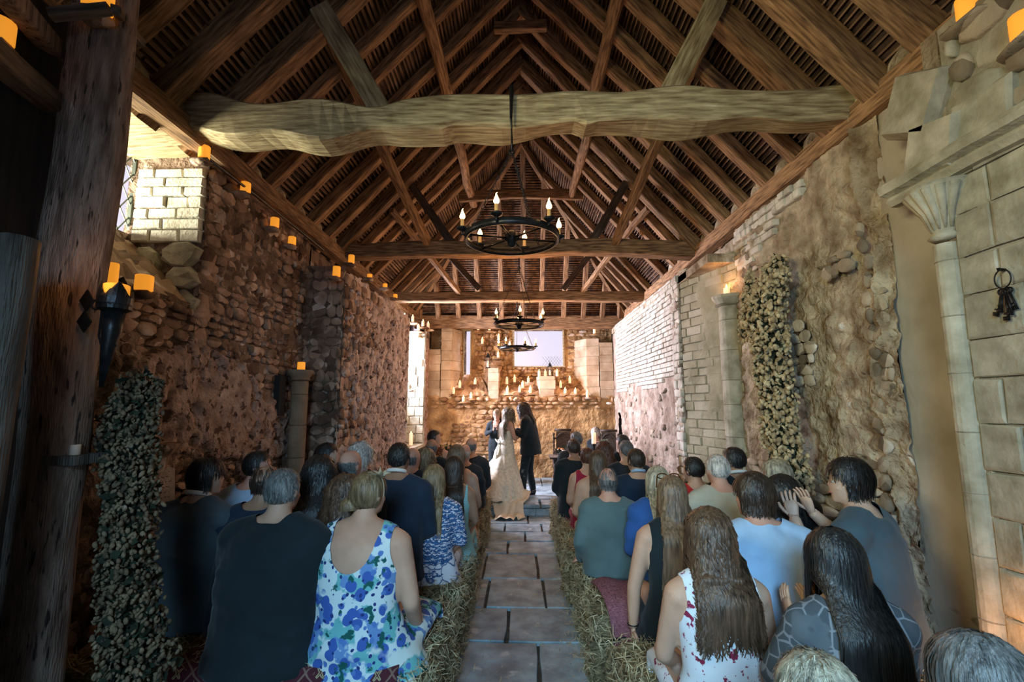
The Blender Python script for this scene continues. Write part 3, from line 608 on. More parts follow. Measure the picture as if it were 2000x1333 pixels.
while s_ < sl-.05:
    f = s_/sl; hw = 2.55*(1-f); x = -hw
    while x < hw:
        l_ = min(random.uniform(.6, 1.3), hw-x); w_ = random.uniform(.018, .034)
        lm.box((x+l_/2, D-(D-YA)*f+.06, ZP+(ZR-ZP)*f+.055), (l_, w_, .012), Matrix.Rotation(random.uniform(-.012, .012), 3, 'Z')@Matrix.Rotation(-math.atan2(ZR-ZP, D-YA), 3, 'X')); x += l_+.01
    s_ += .052+random.uniform(-.006, .008)
lm.build('laths', m_lath, ceiling, kind='stuff')
# wall plates
beam('wall_plate', (XL+.06, -1.6, ZP+.0), (XL+.06, D, ZP+.0), .16, .17, m_rafter, seg=16)
beam('wall_plate', (XR-.04, -1.6, ZP+.0), (XR-.04, D, ZP+.0), .16, .17, m_rafter, seg=16)
beam('wall_plate', (-2.5, D+.02, ZP-.16), (2.5, D+.02, ZP-.16), .16, .30, m_rafter, seg=12)
# infill lumps between the rafter feet
inf = MB()
for side, X0 in ((-1, XL), (1, XR)):
    for y in ys: inf.ell((X0+side*-.0, y+.24, ZP+.10), (.10, .17, .16), None, 8, 6)
inf.build('eaves_infill', m_mortR, ceiling)
# tie beams
def prof1(P, L_):
    x = P[:, 0]/L_; top = P[:, 2] > 0; w1 = sstep(.0, .1, x)*sstep(.36, .30, x)
    P[:, 2] += np.where(top, .025*np.sin(x*34)+.03*np.sin(x*13+1), .022*np.sin(x*47)+.02*np.sin(x*23))*(.4+w1)
    P[:, 2] -= np.where(top, 0, .03*w1+.0*x); P[:, 2] += np.where(~top & (x > .41) & (x < .60), .03, 0)+np.where(top, 0, .025*sstep(.6, .62, x)); return P
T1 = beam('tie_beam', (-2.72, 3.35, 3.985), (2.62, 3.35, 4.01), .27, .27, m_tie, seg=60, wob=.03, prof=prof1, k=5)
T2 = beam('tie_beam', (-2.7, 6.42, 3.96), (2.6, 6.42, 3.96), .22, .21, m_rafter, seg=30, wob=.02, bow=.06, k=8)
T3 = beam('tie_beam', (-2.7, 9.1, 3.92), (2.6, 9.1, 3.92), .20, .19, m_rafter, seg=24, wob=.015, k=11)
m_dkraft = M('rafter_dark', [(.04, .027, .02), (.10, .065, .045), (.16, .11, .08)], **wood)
hwR = lambda z, s_: s_*(ZR-z)/(ZR-ZP)*(abs(XL) if s_ < 0 else XR)
for Y, xi in ((3.35, 1.08), (6.42, .96), (9.1, .84)):
    for s_ in (-1, 1):
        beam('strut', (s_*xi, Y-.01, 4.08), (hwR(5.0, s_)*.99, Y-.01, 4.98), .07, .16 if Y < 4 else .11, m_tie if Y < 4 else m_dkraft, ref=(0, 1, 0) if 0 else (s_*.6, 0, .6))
for s_ in (-1, 1):
    beam('wind_brace', (s_*1.30, 6.35, 4.05), (hwR(5.0, s_), 3.45, 4.95), .09, .11, m_rafter, wob=.02)
    beam('wind_brace', (s_*1.2, 9.05, 4.0), (hwR(4.7, s_), 6.5, 4.65), .07, .09, m_rafter, wob=.02)
    beam('side_purlin', (s_*.90, 1.0, 5.58), (s_*.92, 8.2 if s_ > 0 else 8.5, 5.60), .13, .13, m_rafter, seg=16, wob=.03, round_=1)
def profc(P, L_):
    P[:, 2] += np.where(P[:, 2] < 0, .06*np.sin(P[:, 0]/L_*math.pi), .02*np.sin(P[:, 0]/L_*math.pi)); return P
beam('collar_beam', (-1.12, 8.15, 5.58), (1.12, 8.15, 5.58), .09, .20, m_rafter, seg=12, prof=profc)
beam('collar_beam', (-.32, 5.2, 6.42), (.32, 5.2, 6.42), .09, .12, m_rafter)
beam('collar_beam', (-.25, 7.0, 6.4), (.25, 7.0, 6.4), .09, .12, m_rafter)
q = MB(); 
m_darkpost = M('dark_post', [(.03, .028, .024), (.09, .08, .068), (.15, .135, .115)], scale=3., stretch=(7, 7, 1.0), bscale=6., bstretch=(22, 22, 2), bump=.9, bdist=.03)
# near-left oak posts and braces (part of the frame)
fr = empty('timber_frame', (-2.2, 2.1, 0), **KS); fr['label'] = 'massive weathered oak posts and brace framing the dark left edge'
def post(px0, px1, Y, d_, name='oak_post', mat=m_postwood, z1=4.3, k=1, wob=.03):
    a_ = atY(*px0, Y); b_ = atY(*px1, Y); V = []; seg = 40
    w = b_.x-a_.x; cx_ = (a_.x+b_.x)/2; n = 14
    for j in range(seg+1):
        z = z1*j/seg
        for i in range(n):
            an = 2*math.pi*i/n; c, s__ = math.cos(an), math.sin(an); m_ = (abs(c)**4+abs(s__)**4)**(-.25)
            V.append((c*m_*w/2, s__*m_*d_/2, z))
    V = np.array(V); nn = np.stack([V[:, 0]*4+k, V[:, 1]*4, V[:, 2]*1.3], 1); V[:, 0] += vnoise(nn, 3)*wob*2; V[:, 1] += vnoise(nn+7, 4)*wob*2
    nn = np.stack([V[:, 0]*16+k, V[:, 1]*16, V[:, 2]*3], 1); V[:, 0] += vnoise(nn, 5)*.012; V[:, 1] += vnoise(nn+3, 4)*.012
    o = link(name, rawmesh(name, V, [(j*n+i, j*n+(i+1) % n, (j+1)*n+(i+1) % n, (j+1)*n+i) for j in range(seg) for i in range(n)]+[tuple(range(seg*n, seg*n+n))], True), None, mat)
    o.location = (cx_, Y+d_/2, 0); return o
p1 = post((38, 600), (158, 600), 2.02, .17, k=3); p1.parent = fr; p1.matrix_parent_inverse = fr.matrix_basis.inverted()
q = MB(); q.box((-2.3, 1.35, 1.9), (.06, 1.75, 3.7)); q.build('shade_panel', M('void_shade', [(.010, .010, .010), (.02, .02, .018)], world=True, stretch=(1, 12, 1), scale=3), None, **KS)  # black panel added for the dark void beside the post, shade as colour
p2 = post((-170, 900), (-45, 900), 1.55, .12, k=12, mat=m_darkpost, z1=2.45); p2.parent = fr; p2.matrix_parent_inverse = fr.matrix_basis.inverted()
for a_, b_, w_, m_ in ((atY(-60, 60, 1.5), atY(118, 215, 2.12), .10, m_darkwood), (atY(-30, -60, 1.5), atY(112, 110, 2.12), .085, m_postwood), (atY(100, 28, 1.9), atY(215, 18, 1.95), .045, m_darkwood), (atY(220, 15, 1.95), atY(275, 85, 2.5), .04, m_darkwood)):
    o = beam('brace', a_, b_, w_, w_, m_, fr, seg=8)
    o.matrix_parent_inverse = fr.matrix_basis.inverted()
# black iron rail along the left plate
q = MB(); q.loft([atX(405, 308, XL+.14), atX(520, 398, XL+.14), atX(632, 489, XL+.14)], .012, 8); q.build('iron_rail', m_iron, None, label='thin black iron rail running just under the left eaves', category='rail')
# ---------------------------------------------------------------- people
def remesh(mb, vox, smooth=3, it=None):
    me = rawmesh('tmp', np.vstack(mb.V), mb.F); o = bpy.data.objects.new('tmp', me); COL.objects.link(o)
    m = o.modifiers.new('r', 'REMESH'); m.mode = 'VOXEL'; m.voxel_size = vox; m.use_smooth_shade = True
    if smooth: q = o.modifiers.new('s', 'SMOOTH'); q.factor = .5; q.iterations = smooth
    dg = bpy.context.evaluated_depsgraph_get(); e = o.evaluated_get(dg); r = e.to_mesh()
    V = np.empty(len(r.vertices)*3, np.float32); r.vertices.foreach_get('co', V); V = V.reshape(-1, 3).astype(float)
    Nn = np.empty(len(r.vertices)*3, np.float32); r.vertices.foreach_get('normal', Nn); Nn = Nn.reshape(-1, 3)
    lt = np.empty(len(r.loops), np.int32); r.loops.foreach_get('vertex_index', lt); Fq = lt.reshape(-1, 4)
    e.to_mesh_clear(); bpy.data.objects.remove(o); bpy.data.meshes.remove(me)
    return V, Fq, Nn
def cut(V, Fq, keep, it=4):
    k = keep(V); Fq = Fq[k[Fq].all(1)]
    e = np.concatenate([Fq[:, [0, 1]], Fq[:, [1, 2]], Fq[:, [2, 3]], Fq[:, [3, 0]]]); es = np.sort(e, 1)
    key = es[:, 0].astype(np.int64)*len(V)+es[:, 1]; u, c = np.unique(key, return_counts=True); b = u[c == 1]; bi, bj = b//len(V), b % len(V)
    for _ in range(it):   # smooth the open edges
        S_ = np.zeros_like(V); n_ = np.zeros(len(V)); np.add.at(S_, bi, V[bj]); np.add.at(S_, bj, V[bi]); np.add.at(n_, bi, 1); np.add.at(n_, bj, 1)
        m = n_ > 0; V = V.copy(); V[m] = .5*V[m]+.5*S_[m]/n_[m][:, None]
    used = np.unique(Fq); mp = np.full(len(V), -1); mp[used] = np.arange(len(used)); return V[used], mp[Fq]
def qmesh(name, V, Fq, mat, parent, extra=None, **kw):
    me = bpy.data.meshes.new(name)
    if extra is not None and len(extra.V):
        EV = np.vstack(extra.V); EF = [tuple(np.array(f)+len(V)) for f in extra.F]; tri = []
        for f in EF:
            if len(f) == 4: tri.append(f)
            else:
                for i in range(1, len(f)-1, 2):
                    g = [f[0], f[i], f[i+1], f[(i+2)] if i+2 < len(f) else f[i+1]]
                    tri.append(tuple(g))
        good = [t for t in tri if len(set(t)) == 4]; bad = [t[:3] for t in tri if len(set(t)) < 4]
        V = np.vstack([V, EV]); Fq = np.vstack([Fq]+([np.array(good)] if good else []))
        lv = Fq.ravel().tolist()+[i for t in bad for i in t]; ls = list(range(0, len(Fq)*4, 4))+[len(Fq)*4+3*i for i in range(len(bad))]
    else: lv = Fq.ravel(); ls = np.arange(0, len(Fq)*4, 4)
    me.vertices.add(len(V)); me.vertices.foreach_set('co', np.asarray(V, np.float32).ravel())
    me.loops.add(len(lv)); me.loops.foreach_set('vertex_index', np.array(lv, np.int32)); me.polygons.add(len(ls)); me.polygons.foreach_set('loop_start', np.array(ls, np.int32))
    me.update(calc_edges=True); me.polygons.foreach_set('use_smooth', [True]*len(me.polygons))
    return link(name, me, parent, mat, **kw)
def rotz(a): c, s = math.cos(a), math.sin(a); return np.array(((c, -s, 0), (s, c, 0), (0, 0, 1.)))
def rotx(a): c, s = math.cos(a), math.sin(a); return np.array(((1, 0, 0), (0, c, -s), (0, s, c)))
def hand(mb, w, d, nrm, s=1., side=1, curl=.25):
    """palm, four fingers and a thumb; w wrist, d pointing along the fingers, nrm palm normal"""
    d = np.array(d, float); d /= np.linalg.norm(d); n = np.array(nrm, float); n -= d*n.dot(d); n /= np.linalg.norm(n); x = np.cross(d, n)*side; w = np.array(w, float)
    mb.loft([w-d*.02*s, w+d*.02*s, w+d*.06*s, w+d*.092*s], [(.024*s, .017*s), (.032*s, .015*s), (.040*s, .014*s), (.038*s, .011*s)], 8, side=x)
    for i, l in enumerate((.068, .076, .070, .054)):
        b = w+d*.085*s+x*(.030-.020*i)*s; q = d+x*(.10-.07*i); q /= np.linalg.norm(q); p1 = b+q*l*.45*s; q2 = q+n*curl; q2 /= np.linalg.norm(q2); p2 = p1+q2*l*.33*s; q3 = q+n*curl*2.2; q3 /= np.linalg.norm(q3)
        mb.loft([b, p1, p2, p2+q3*l*.24*s], [.0092*s, .0085*s, .0075*s, .005*s], 6)
    b = w+d*.02*s+x*.022*s; q = d*.7+x*.75+n*.25; q /= np.linalg.norm(q)
    mb.loft([b, b+q*.035*s, b+q*.055*s+d*.012*s, b+q*.062*s+d*.032*s], [.013*s, .011*s, .0095*s, .006*s], 6)
TOR = [(-.02, .01, .160, .135), (-.035, .10, .188, .150), (-.035, .20, .163, .122), (-.025, .33, .166, .118), (-.005, .45, .186, .122), (.0, .52, .180, .108), (.01, .572, .128, .084), (.015, .612, .078, .066)]
class Fig:
    def __init__(s, sc=1., w=1., fat=1., hs=1., lean=0., hyaw=0., hpitch=0., htilt=0., arms='lap', stand=False, shw=1., ph=None):
        s.sc, s.w, s.fat, s.hs, s.arms, s.stand = sc, w, fat, hs, arms, stand; s.ph = ph or {}
        s.lean = rotx(-lean); s.hr = rotz(hyaw)@rotx(-hpitch)@np.array(Matrix.Rotation(htilt, 3, 'Y')); s.shw = shw
        s.neck = s.T((0, .02, .642)); s.hc = s.neck+s.hr@np.array((0, .030, .100))*hs
        a = {'lap': ((.235, .03, .27), (.09, .25, .12), (.0, 1, -.15), (-.2, 0, -1)), 'clap': ((.245, .09, .31), (.055, .30, .42), (-.1, .55, .8), (-1, 0, 0)),
             'side': ((.245, -.02, .26), (.22, .17, .06), (0, 1, -.2), (-.3, 0, -1)), 'prop': ((.26, -.03, .26), (.27, -.02, .04), (0, -.2, -1), (-1, 0, 0)),
             'high': ((.26, .12, .34), (.10, .26, .55), (-.2, .3, 1), (-1, .2, 0)), 'down': ((.24, -.01, .24), (.22, .06, -.0), (0, .2, -1), (-1, 0, 0)),
             'hold': ((.235, .06, .27), (.16, .27, .36), (-.2, 1, .15), (-.7, 0, -.5))}
        s.A = {}
        for sd in (-1, 1):
            k = arms if isinstance(arms, str) else arms[0 if sd < 0 else 1]; el, wr, d, n = a[k]
            f = lambda p: np.array((p[0]*sd*(w if p[0] > .15 else 1), p[1], p[2]))
            s.A[sd] = (s.T((sd*.178*w*shw, 0, .525)), s.T(f(el)), s.T(f(wr)), s.lean@(np.array(d)*np.array((sd, 1, 1))), np.array(n)*np.array((sd, 1, 1)))
    def T(s, p): return s.lean@(np.array(p, float)*s.sc)
    def torso(s, mb, g=0., z0=-1, z1=9, wa=1., n=20):
        P = []; r = []
        for (y, z, rx, ry) in TOR:
            if z0 <= z <= z1:
                f = s.fat if z < .42 else 1+(s.fat-1)*.4; P.append(s.T((0, y-(s.fat-1)*.02, z))); wx = wa if .12 < z < .4 else 1
                r.append((rx*s.w*f*wx*s.sc+g, ry*f*(1+(wx-1)*.6)*s.sc+g))
        mb.loft(P, r, n, side=(1, 0, 0)); c = s.sc
        if z1 > .5:
            for sd in (-1, 1): mb.ell(s.T((sd*.165*s.w*s.shw, 0, .522)), (.070*c*s.w+g, .068*c+g, .060*c+g))
            mb.loft([s.A[-1][0]+np.array((0, 0, .012)), s.T((-.06, .005, .59)), s.T((.06, .005, .59)), s.A[1][0]+np.array((0, 0, .012))], [.050*c+g, .052*c+g, .052*c+g, .050*c+g], 10)
    def arm(s, mb, sd, g=0., upto=2., k=1.):
        a, b, c, d, n = s.A[sd]; q = s.sc*(1+(s.w-1)*.7)
        if upto >= 1: mb.loft([a, a*.5+b*.5, b], [.056*q*k+g, .049*q*k+g, .041*q*k+g], 10); mb.ell(b, (.041*q*k+g,)*3, None, 8, 6)
        else: mb.loft([a, a*(1-upto)+b*upto], [.056*q*k+g, .050*q*k+g], 10)
        if upto >= 2: mb.loft([b, b*.6+c*.4, c], [.041*q*k+g, .038*q*k+g, .027*q*k+g*.8], 10)
    def legs(s, mb, g=0., upto=2, feet=True):
        c = s.sc
        for sd in (-1, 1):
            if s.stand:
                kx = s.ph.get('leg', ((0, 0), (0, 0)))[0 if sd < 0 else 1]; f = s.ph.get('floor', -.87)
                hp = s.T((sd*.09, -.01, .05)); kn = np.array((sd*.10*c+kx[0]*.5, .03+kx[1]*.5, f*.5)); an = np.array((sd*.105*c+kx[0], kx[1]-.01, f+.09))
                mb.loft([hp, kn], [.092*c+g, .060*c+g], 10); mb.loft([kn, kn*.6+an*.4, an], [.060*c+g, .056*c+g, .042*c+g*1.3], 10)
                if feet: mb.loft([an+(0, -.03, -.03), an+(0, .05, -.045), an+(0, .17, -.065), an+(0, .21, -.07)], [(.036, .04), (.042, .038), (.045, .024), (.03, .015)], 10, side=(1, 0, 0))
            else:
                hp = s.T((sd*.085, .0, .095)); kn = np.array((sd*.12*c, .40*c, .10)); an = np.array((sd*.12, .40*c-.03, -.42))
                mb.loft([hp, hp*.5+kn*.5, kn], [.095*c+g, .082*c+g, .062*c+g], 10); mb.ell(kn, (.062*c+g,)*3, None, 8, 6)
                if upto >= 2: mb.loft([kn, kn*.6+an*.4, an], [.060*c+g, .056*c+g, .038*c+g], 10)
                if feet: mb.loft([an+(0, -.03, 0), an+(0, .05, -.02), an+(0, .15, -.045), an+(0, .19, -.05)], [(.035, .04), (.04, .036), (.043, .024), (.03, .015)], 10, side=(1, 0, 0))
    def head(s, mb, g=0., detail=True):
        h, c, r = s.hs, s.hc, s.hr; E_ = lambda p, q, n=12, m=9: mb.ell(c+r@np.array(p)*h, np.array(q)*h+g, r, n, m)
        E_((0, -.008, .022), (.073, .093, .094), 16, 12); E_((0, .022, -.035), (.056, .066, .075), 14, 10)
        mb.loft([s.T((0, .01, .55)), s.T((0, .012, .62)), s.neck, c+r@np.array((0, -.012, -.045))*h], [.074*h*s.w, .062*h*s.w**.7, .058*h*s.w**.7, .057*h], 12)
        if detail:
            E_((0, .079, -.012), (.012, .020, .020)); E_((0, .083, -.022), (.016, .013, .010)); mb.loft([c+r@np.array((0, .076, .028))*h, c+r@np.array((0, .092, -.015))*h], [.008*h, .010*h], 8)
            E_((0, .070, -.056), (.024, .016, .011)); E_((0, .062, -.088), (.024, .022, .018))
            for sd in (-1, 1): E_((sd*.076, -.006, -.004), (.010, .020, .031)); E_((sd*.030, .074, .026), (.020, .008, .007)); E_((sd*.036, .056, -.022), (.022, .02, .022))
    def face(s, par, eye=True):
        mk = M('lips', [(.45, .16, .13)], bump=0, rough=.5); me_ = M('eye_white', [(.7, .68, .62)], bump=0, rough=.3); mi = M('iris', [(.03, .03, .03)], bump=0, rough=.2); h, c, r = s.hs, s.hc, s.hr
        q = MB()
        for sd in (-1, 1):
            q = MB(); q.ell(c+r@np.array((sd*.031, .074, .008))*h, np.array((.013, .007, .0075))*h, r, 10, 8); e = q.build('eye', me_, par, True)
            q = MB(); q.ell(c+r@np.array((sd*.031, .0805, .008))*h, np.array((.0055, .002, .0055))*h, r, 8, 6); q.build('iris', mi, e, True)
        q = MB()
        q.loft([c+r@np.array(p)*h for p in ((-.022, .077, -.052), (-.01, .087, -.050), (0, .089, -.051), (.01, .087, -.050), (.022, .077, -.052))], [.002*h, .0048*h, .005*h, .0048*h, .002*h], 6)
        q.build('lips', mk, par, True)
def skin(name, c): return M('skin_'+name, [G(c, .8), c, G(c, 1.12)], scale=6, rough=.55, bump=.12, bscale=120, spec=.35)
SK = {'fair': skin('fair', (.52, .31, .215)), 'pink': skin('pink', (.56, .30, .22)), 'tan': skin('tan', (.36, .20, .125)), 'pale': skin('pale', (.58, .38, .28))}
def hairm(name, c, k=.5): return M('hair_'+name, [G(c, .35), c, G(c, 1.7)], scale=3, stretch=(22, 22, 2.2), rough=.42, bump=.35, bscale=5, spec=.5, detail=3)
HM = {'black': hairm('black', (.014, .013, .013)), 'dark': hairm('dark', (.035, .022, .015)), 'brown': hairm('brown', (.085, .048, .028)), 'auburn': hairm('auburn', (.075, .028, .016)), 'mouse': hairm('mouse', (.16, .10, .06)),
      'blonde': hairm('blonde', (.22, .15, .08)), 'grey': hairm('grey', (.13, .13, .125)), 'salt': hairm('salt', (.10, .10, .10)), 'white': hairm('white', (.50, .46, .42)), 'cream': hairm('cream', (.34, .30, .22)), 'ash': hairm('ash', (.15, .105, .055))}
def strands(name, fg, par, mat, n, L_, az=(0, 360), th0=(5, 80), thm=105, lift=(1.02, 1.12), r=.004, K=9, wave=.0, wf=14., fall=.0, back=.0, spread=0., frizz=0., seed=1, bal=0, minth=0):
    g = np.random.default_rng(seed); a = np.radians(g.uniform(az[0], az[1], n)); t0 = np.radians(th0[0]+(th0[1]-th0[0])*np.sqrt(g.uniform(0, 1, n))); L = L_*g.uniform(.75, 1.05, n); h = fg.hs
    lf = g.uniform(lift[0], lift[1], n); ph = g.uniform(0, 6.28, n); ax = np.array((.075, .097, .100))*h; P = np.zeros((n, K, 3)); tm = np.radians(thm+g.uniform(-8, 8, n))
    for j in range(K):
        s_ = L*j/(K-1); th = t0+s_/(.095*h); over = np.maximum(0, th-tm); thc = np.minimum(th, tm); q = lf*(1+.02*np.sin(j*1.3+ph))
        x = ax[0]*np.sin(thc)*np.cos(a)*q; y = ax[1]*np.sin(thc)*np.sin(a)*q; z = ax[2]*np.cos(thc)*q
        d = over*.095*h; out = np.stack([np.cos(a), np.sin(a)], 1)*(spread*d)[:, None]
        w_ = wave*np.minimum(1, (s_)/.08)
        P[:, j, 0] = x+out[:, 0]+w_*np.sin(s_*wf*2+ph)+frizz*g.normal(0, 1, n); P[:, j, 1] = y+out[:, 1]-back*d+w_*np.cos(s_*wf*2+ph*1.7)+frizz*g.normal(0, 1, n); P[:, j, 2] = z-d+frizz*g.normal(0, 1, n)
    off = np.array((0, -.008, .022))*h
    if fall: # the hanging part falls straight down in the world whatever the head does
        Q = (P+off)@fg.hr.T
    else: Q = (P+off)@fg.hr.T
    Q = Q+fg.hc
    if bal:  # keep strands outside the back
        bk = fg.T((0, 0, .5)); m = Q[:, :, 2] < fg.neck[2]-.03; tq = np.clip((fg.neck[2]+.04-Q[:, :, 2])/.16, 0, 1); lim = bk[1]-.045-.095*fg.sc*tq*tq*(3-2*tq)-.012*np.sin(ph*3)[:, None]; s2 = (Q[:, :, 1] > lim) & (Q[:, :, 1] < bk[1]+.05) & (tq > 0) & (np.abs(Q[:, :, 0]) < .22); Q[:, :, 1] = np.where(s2, lim, Q[:, :, 1])
    rr = r*g.uniform(.6, 1.3, n)[:, None]*np.linspace(1, .25, K)[None, :]**.7
    T_ = np.gradient(Q, axis=1); T_ /= np.linalg.norm(T_, axis=2, keepdims=True)+1e-9; A = np.cross(T_, Q-(fg.hc+np.array((0, .02, 0)))*np.array((1, 1, 0))-np.array((0, 0, 1))*np.clip(Q[:, :, 2:], -9, fg.hc[2])); A /= np.linalg.norm(A, axis=2, keepdims=True)+1e-9
    V = np.stack([Q+A*rr[:, :, None]*1.15, Q-A*rr[:, :, None]*1.15], 2)
    idx = np.arange(n*K*2).reshape(n, K, 2)
    return V.reshape(-1, 3), np.stack([idx[:, :-1, 0], idx[:, :-1, 1], idx[:, 1:, 1], idx[:, 1:, 0]], -1).reshape(-1, 4)
def hair(fg, par, kind, mat, L_=.3, lod=1., seed=1):
    m = HM[mat] if isinstance(mat, str) else mat; h, c, r = fg.hs, fg.hc, fg.hr; vs, fs = [], []; n0 = 0
    def add(V, F_):
        nonlocal n0; vs.append(V); fs.append(F_+n0); n0 += len(V)
    loc = lambda V: (V-c)@r/h
    hb = MB(); vox = .010 if lod > .6 else .014
    E_ = lambda p, q: hb.ell(c+r@np.array(p)*h, np.array(q)*h, r, 14, 10)
    if kind == 'bald':
        E_((0, -.012, .010), (.078, .097, .090)); V, F_, _ = remesh(hb, vox, 1); Q = loc(V); nz = vnoise(Q*30, seed)*.02
        V, F_ = cut(V, F_, lambda X: ((lambda q: (q[:, 2] < .030+nz) & (q[:, 1] < .012) & (q[:, 2] > -.062))(loc(X)))); add(V, F_)
        add(*strands('', fg, par, m, int(max(300, 520*lod)), .05, (175, 365), (78, 112), 125, (1.0, 1.05), .0028, 5, frizz=.0015, seed=seed))
        if L_ > .5: add(*strands('', fg, par, m, int(160*lod), .06, (0, 360), (10, 70), 110, (1.0, 1.03), .0018, 5, seed=seed+3))
    else:
        big = {'short': 1.06, 'crop': 1.03, 'thick': 1.13, 'long': 1.08, 'wavy': 1.13, 'curly': 1.25, 'bob': 1.14, 'bun': 1.10, 'puff': 1.18}[kind]
        E_((0, -.012, .026), np.array((.076, .096, .098))*big)
        nape = {'short': -.07, 'crop': -.06, 'thick': -.085, 'bun': -.07, 'puff': -.07}.get(kind, -.2)
        if kind in ('long', 'wavy', 'bob', 'curly'):
            ln = L_*.8+.03; w0 = .082 if kind == 'long' else .092
            b0 = c+r@np.array((0, -.055, -.02))*h; top = fg.T((0, 0, .5)); pts = [c+r@np.array((0, -.045, .03))*h, b0]; rd = [(w0*.95*h, .062*h), (w0*h, .060*h)]
            z = b0[2]
            for k in range(1, 5):
                zz_ = z-ln*k/4; yb = b0[1] if zz_ > fg.neck[2]-.03 else min(b0[1], top[1]-.088*fg.sc); pts.append(np.array((b0[0], yb, zz_))); rd.append((w0*h*(1+.12*k*(kind != 'bob'))*(1 if k < 4 else .75), (.042-.006*k)*h))
            hb.loft(pts, rd, 16, side=(1, 0, 0))
        if kind == 'bun': E_((-.06, -.085, -.06), (.058, .052, .060))
        V, F_, Nn = remesh(hb, vox, 2); Q = loc(V)
        amp = {'curly': .02, 'wavy': .010, 'puff': .008, 'thick': .008}.get(kind, .004)
        fr = np.stack([Q[:, 0]*30, Q[:, 1]*30, Q[:, 2]*(14 if kind in ('curly', 'puff') else 5)], 1); V = V+Nn*(vnoise(fr, seed)*amp*2)[:, None]
        ear = -.012 if kind in ('short', 'crop', 'thick', 'bun', 'puff') else .02
        def kp(X):
            q = loc(X); return ((q[:, 1] < ear+np.clip((q[:, 2]-.02)*1.9, 0, .2)) & (q[:, 2] > nape)) | (q[:, 2] > .088)
        V, F_ = cut(V, F_, kp); add(V, F_)
        A_ = dict(seed=seed)
        if kind in ('short', 'crop', 'thick', 'puff'):
            k_ = {'short': (.045, .0022, 1.05), 'crop': (.028, .0022, 1.03), 'thick': (.085, .0032, 1.14), 'puff': (.06, .0016, 1.19)}[kind]
            add(*strands('', fg, par, m, int((1300 if kind != 'puff' else 3600)*lod), k_[0], (165, 375), (12, 104), 118, (k_[2]-.03, k_[2]+.05), k_[1], 6, wave=.004 if kind != 'crop' else .001, wf=22, frizz=.0018, **A_))
            add(*strands('', fg, par, m, int(300*lod), k_[0], (0, 360), (2, 56), 118, (k_[2]-.03, k_[2]+.05), k_[1], 6, wave=.004, wf=22, frizz=.0018, seed=seed+5))
        elif kind == 'bun':
            add(*strands('', fg, par, m, int(1500*lod), .07, (170, 370), (5, 112), 150, (1.08, 1.11), .0022, 6, seed=seed)); add(*strands('', fg, par, m, int(220*lod), .10, (0, 360), (3, 50), 150, (1.08, 1.11), .003, 6, seed=seed+2))
        else:
            wv = {'long': .003, 'wavy': .017, 'curly': .017, 'bob': .004}[kind]; wf = {'long': 6, 'wavy': 17, 'curly': 30, 'bob': 8}[kind]; rr_ = {'long': .0030, 'wavy': .0042, 'curly': .0044, 'bob': .0032}[kind]*(1.25 if lod < .5 else 1)
            add(*strands('', fg, par, m, int(1500*lod), L_+.26, (172, 368), (4, 92), 100, (big-.04, big+.06), rr_, 14, wave=wv, wf=wf, spread=.10 if kind != 'bob' else .02, back=.0, bal=1, frizz=.001 if kind != 'curly' else .003, **A_))
            add(*strands('', fg, par, m, int(400*lod), L_*.8+.16, (0, 360), (3, 40), 96, (big-.03, big+.05), rr_, 12, wave=wv, wf=wf, spread=.06, bal=1, seed=seed+9))
    V = np.vstack(vs); F_ = np.vstack(fs); return qmesh('hair', V, F_, m, par)
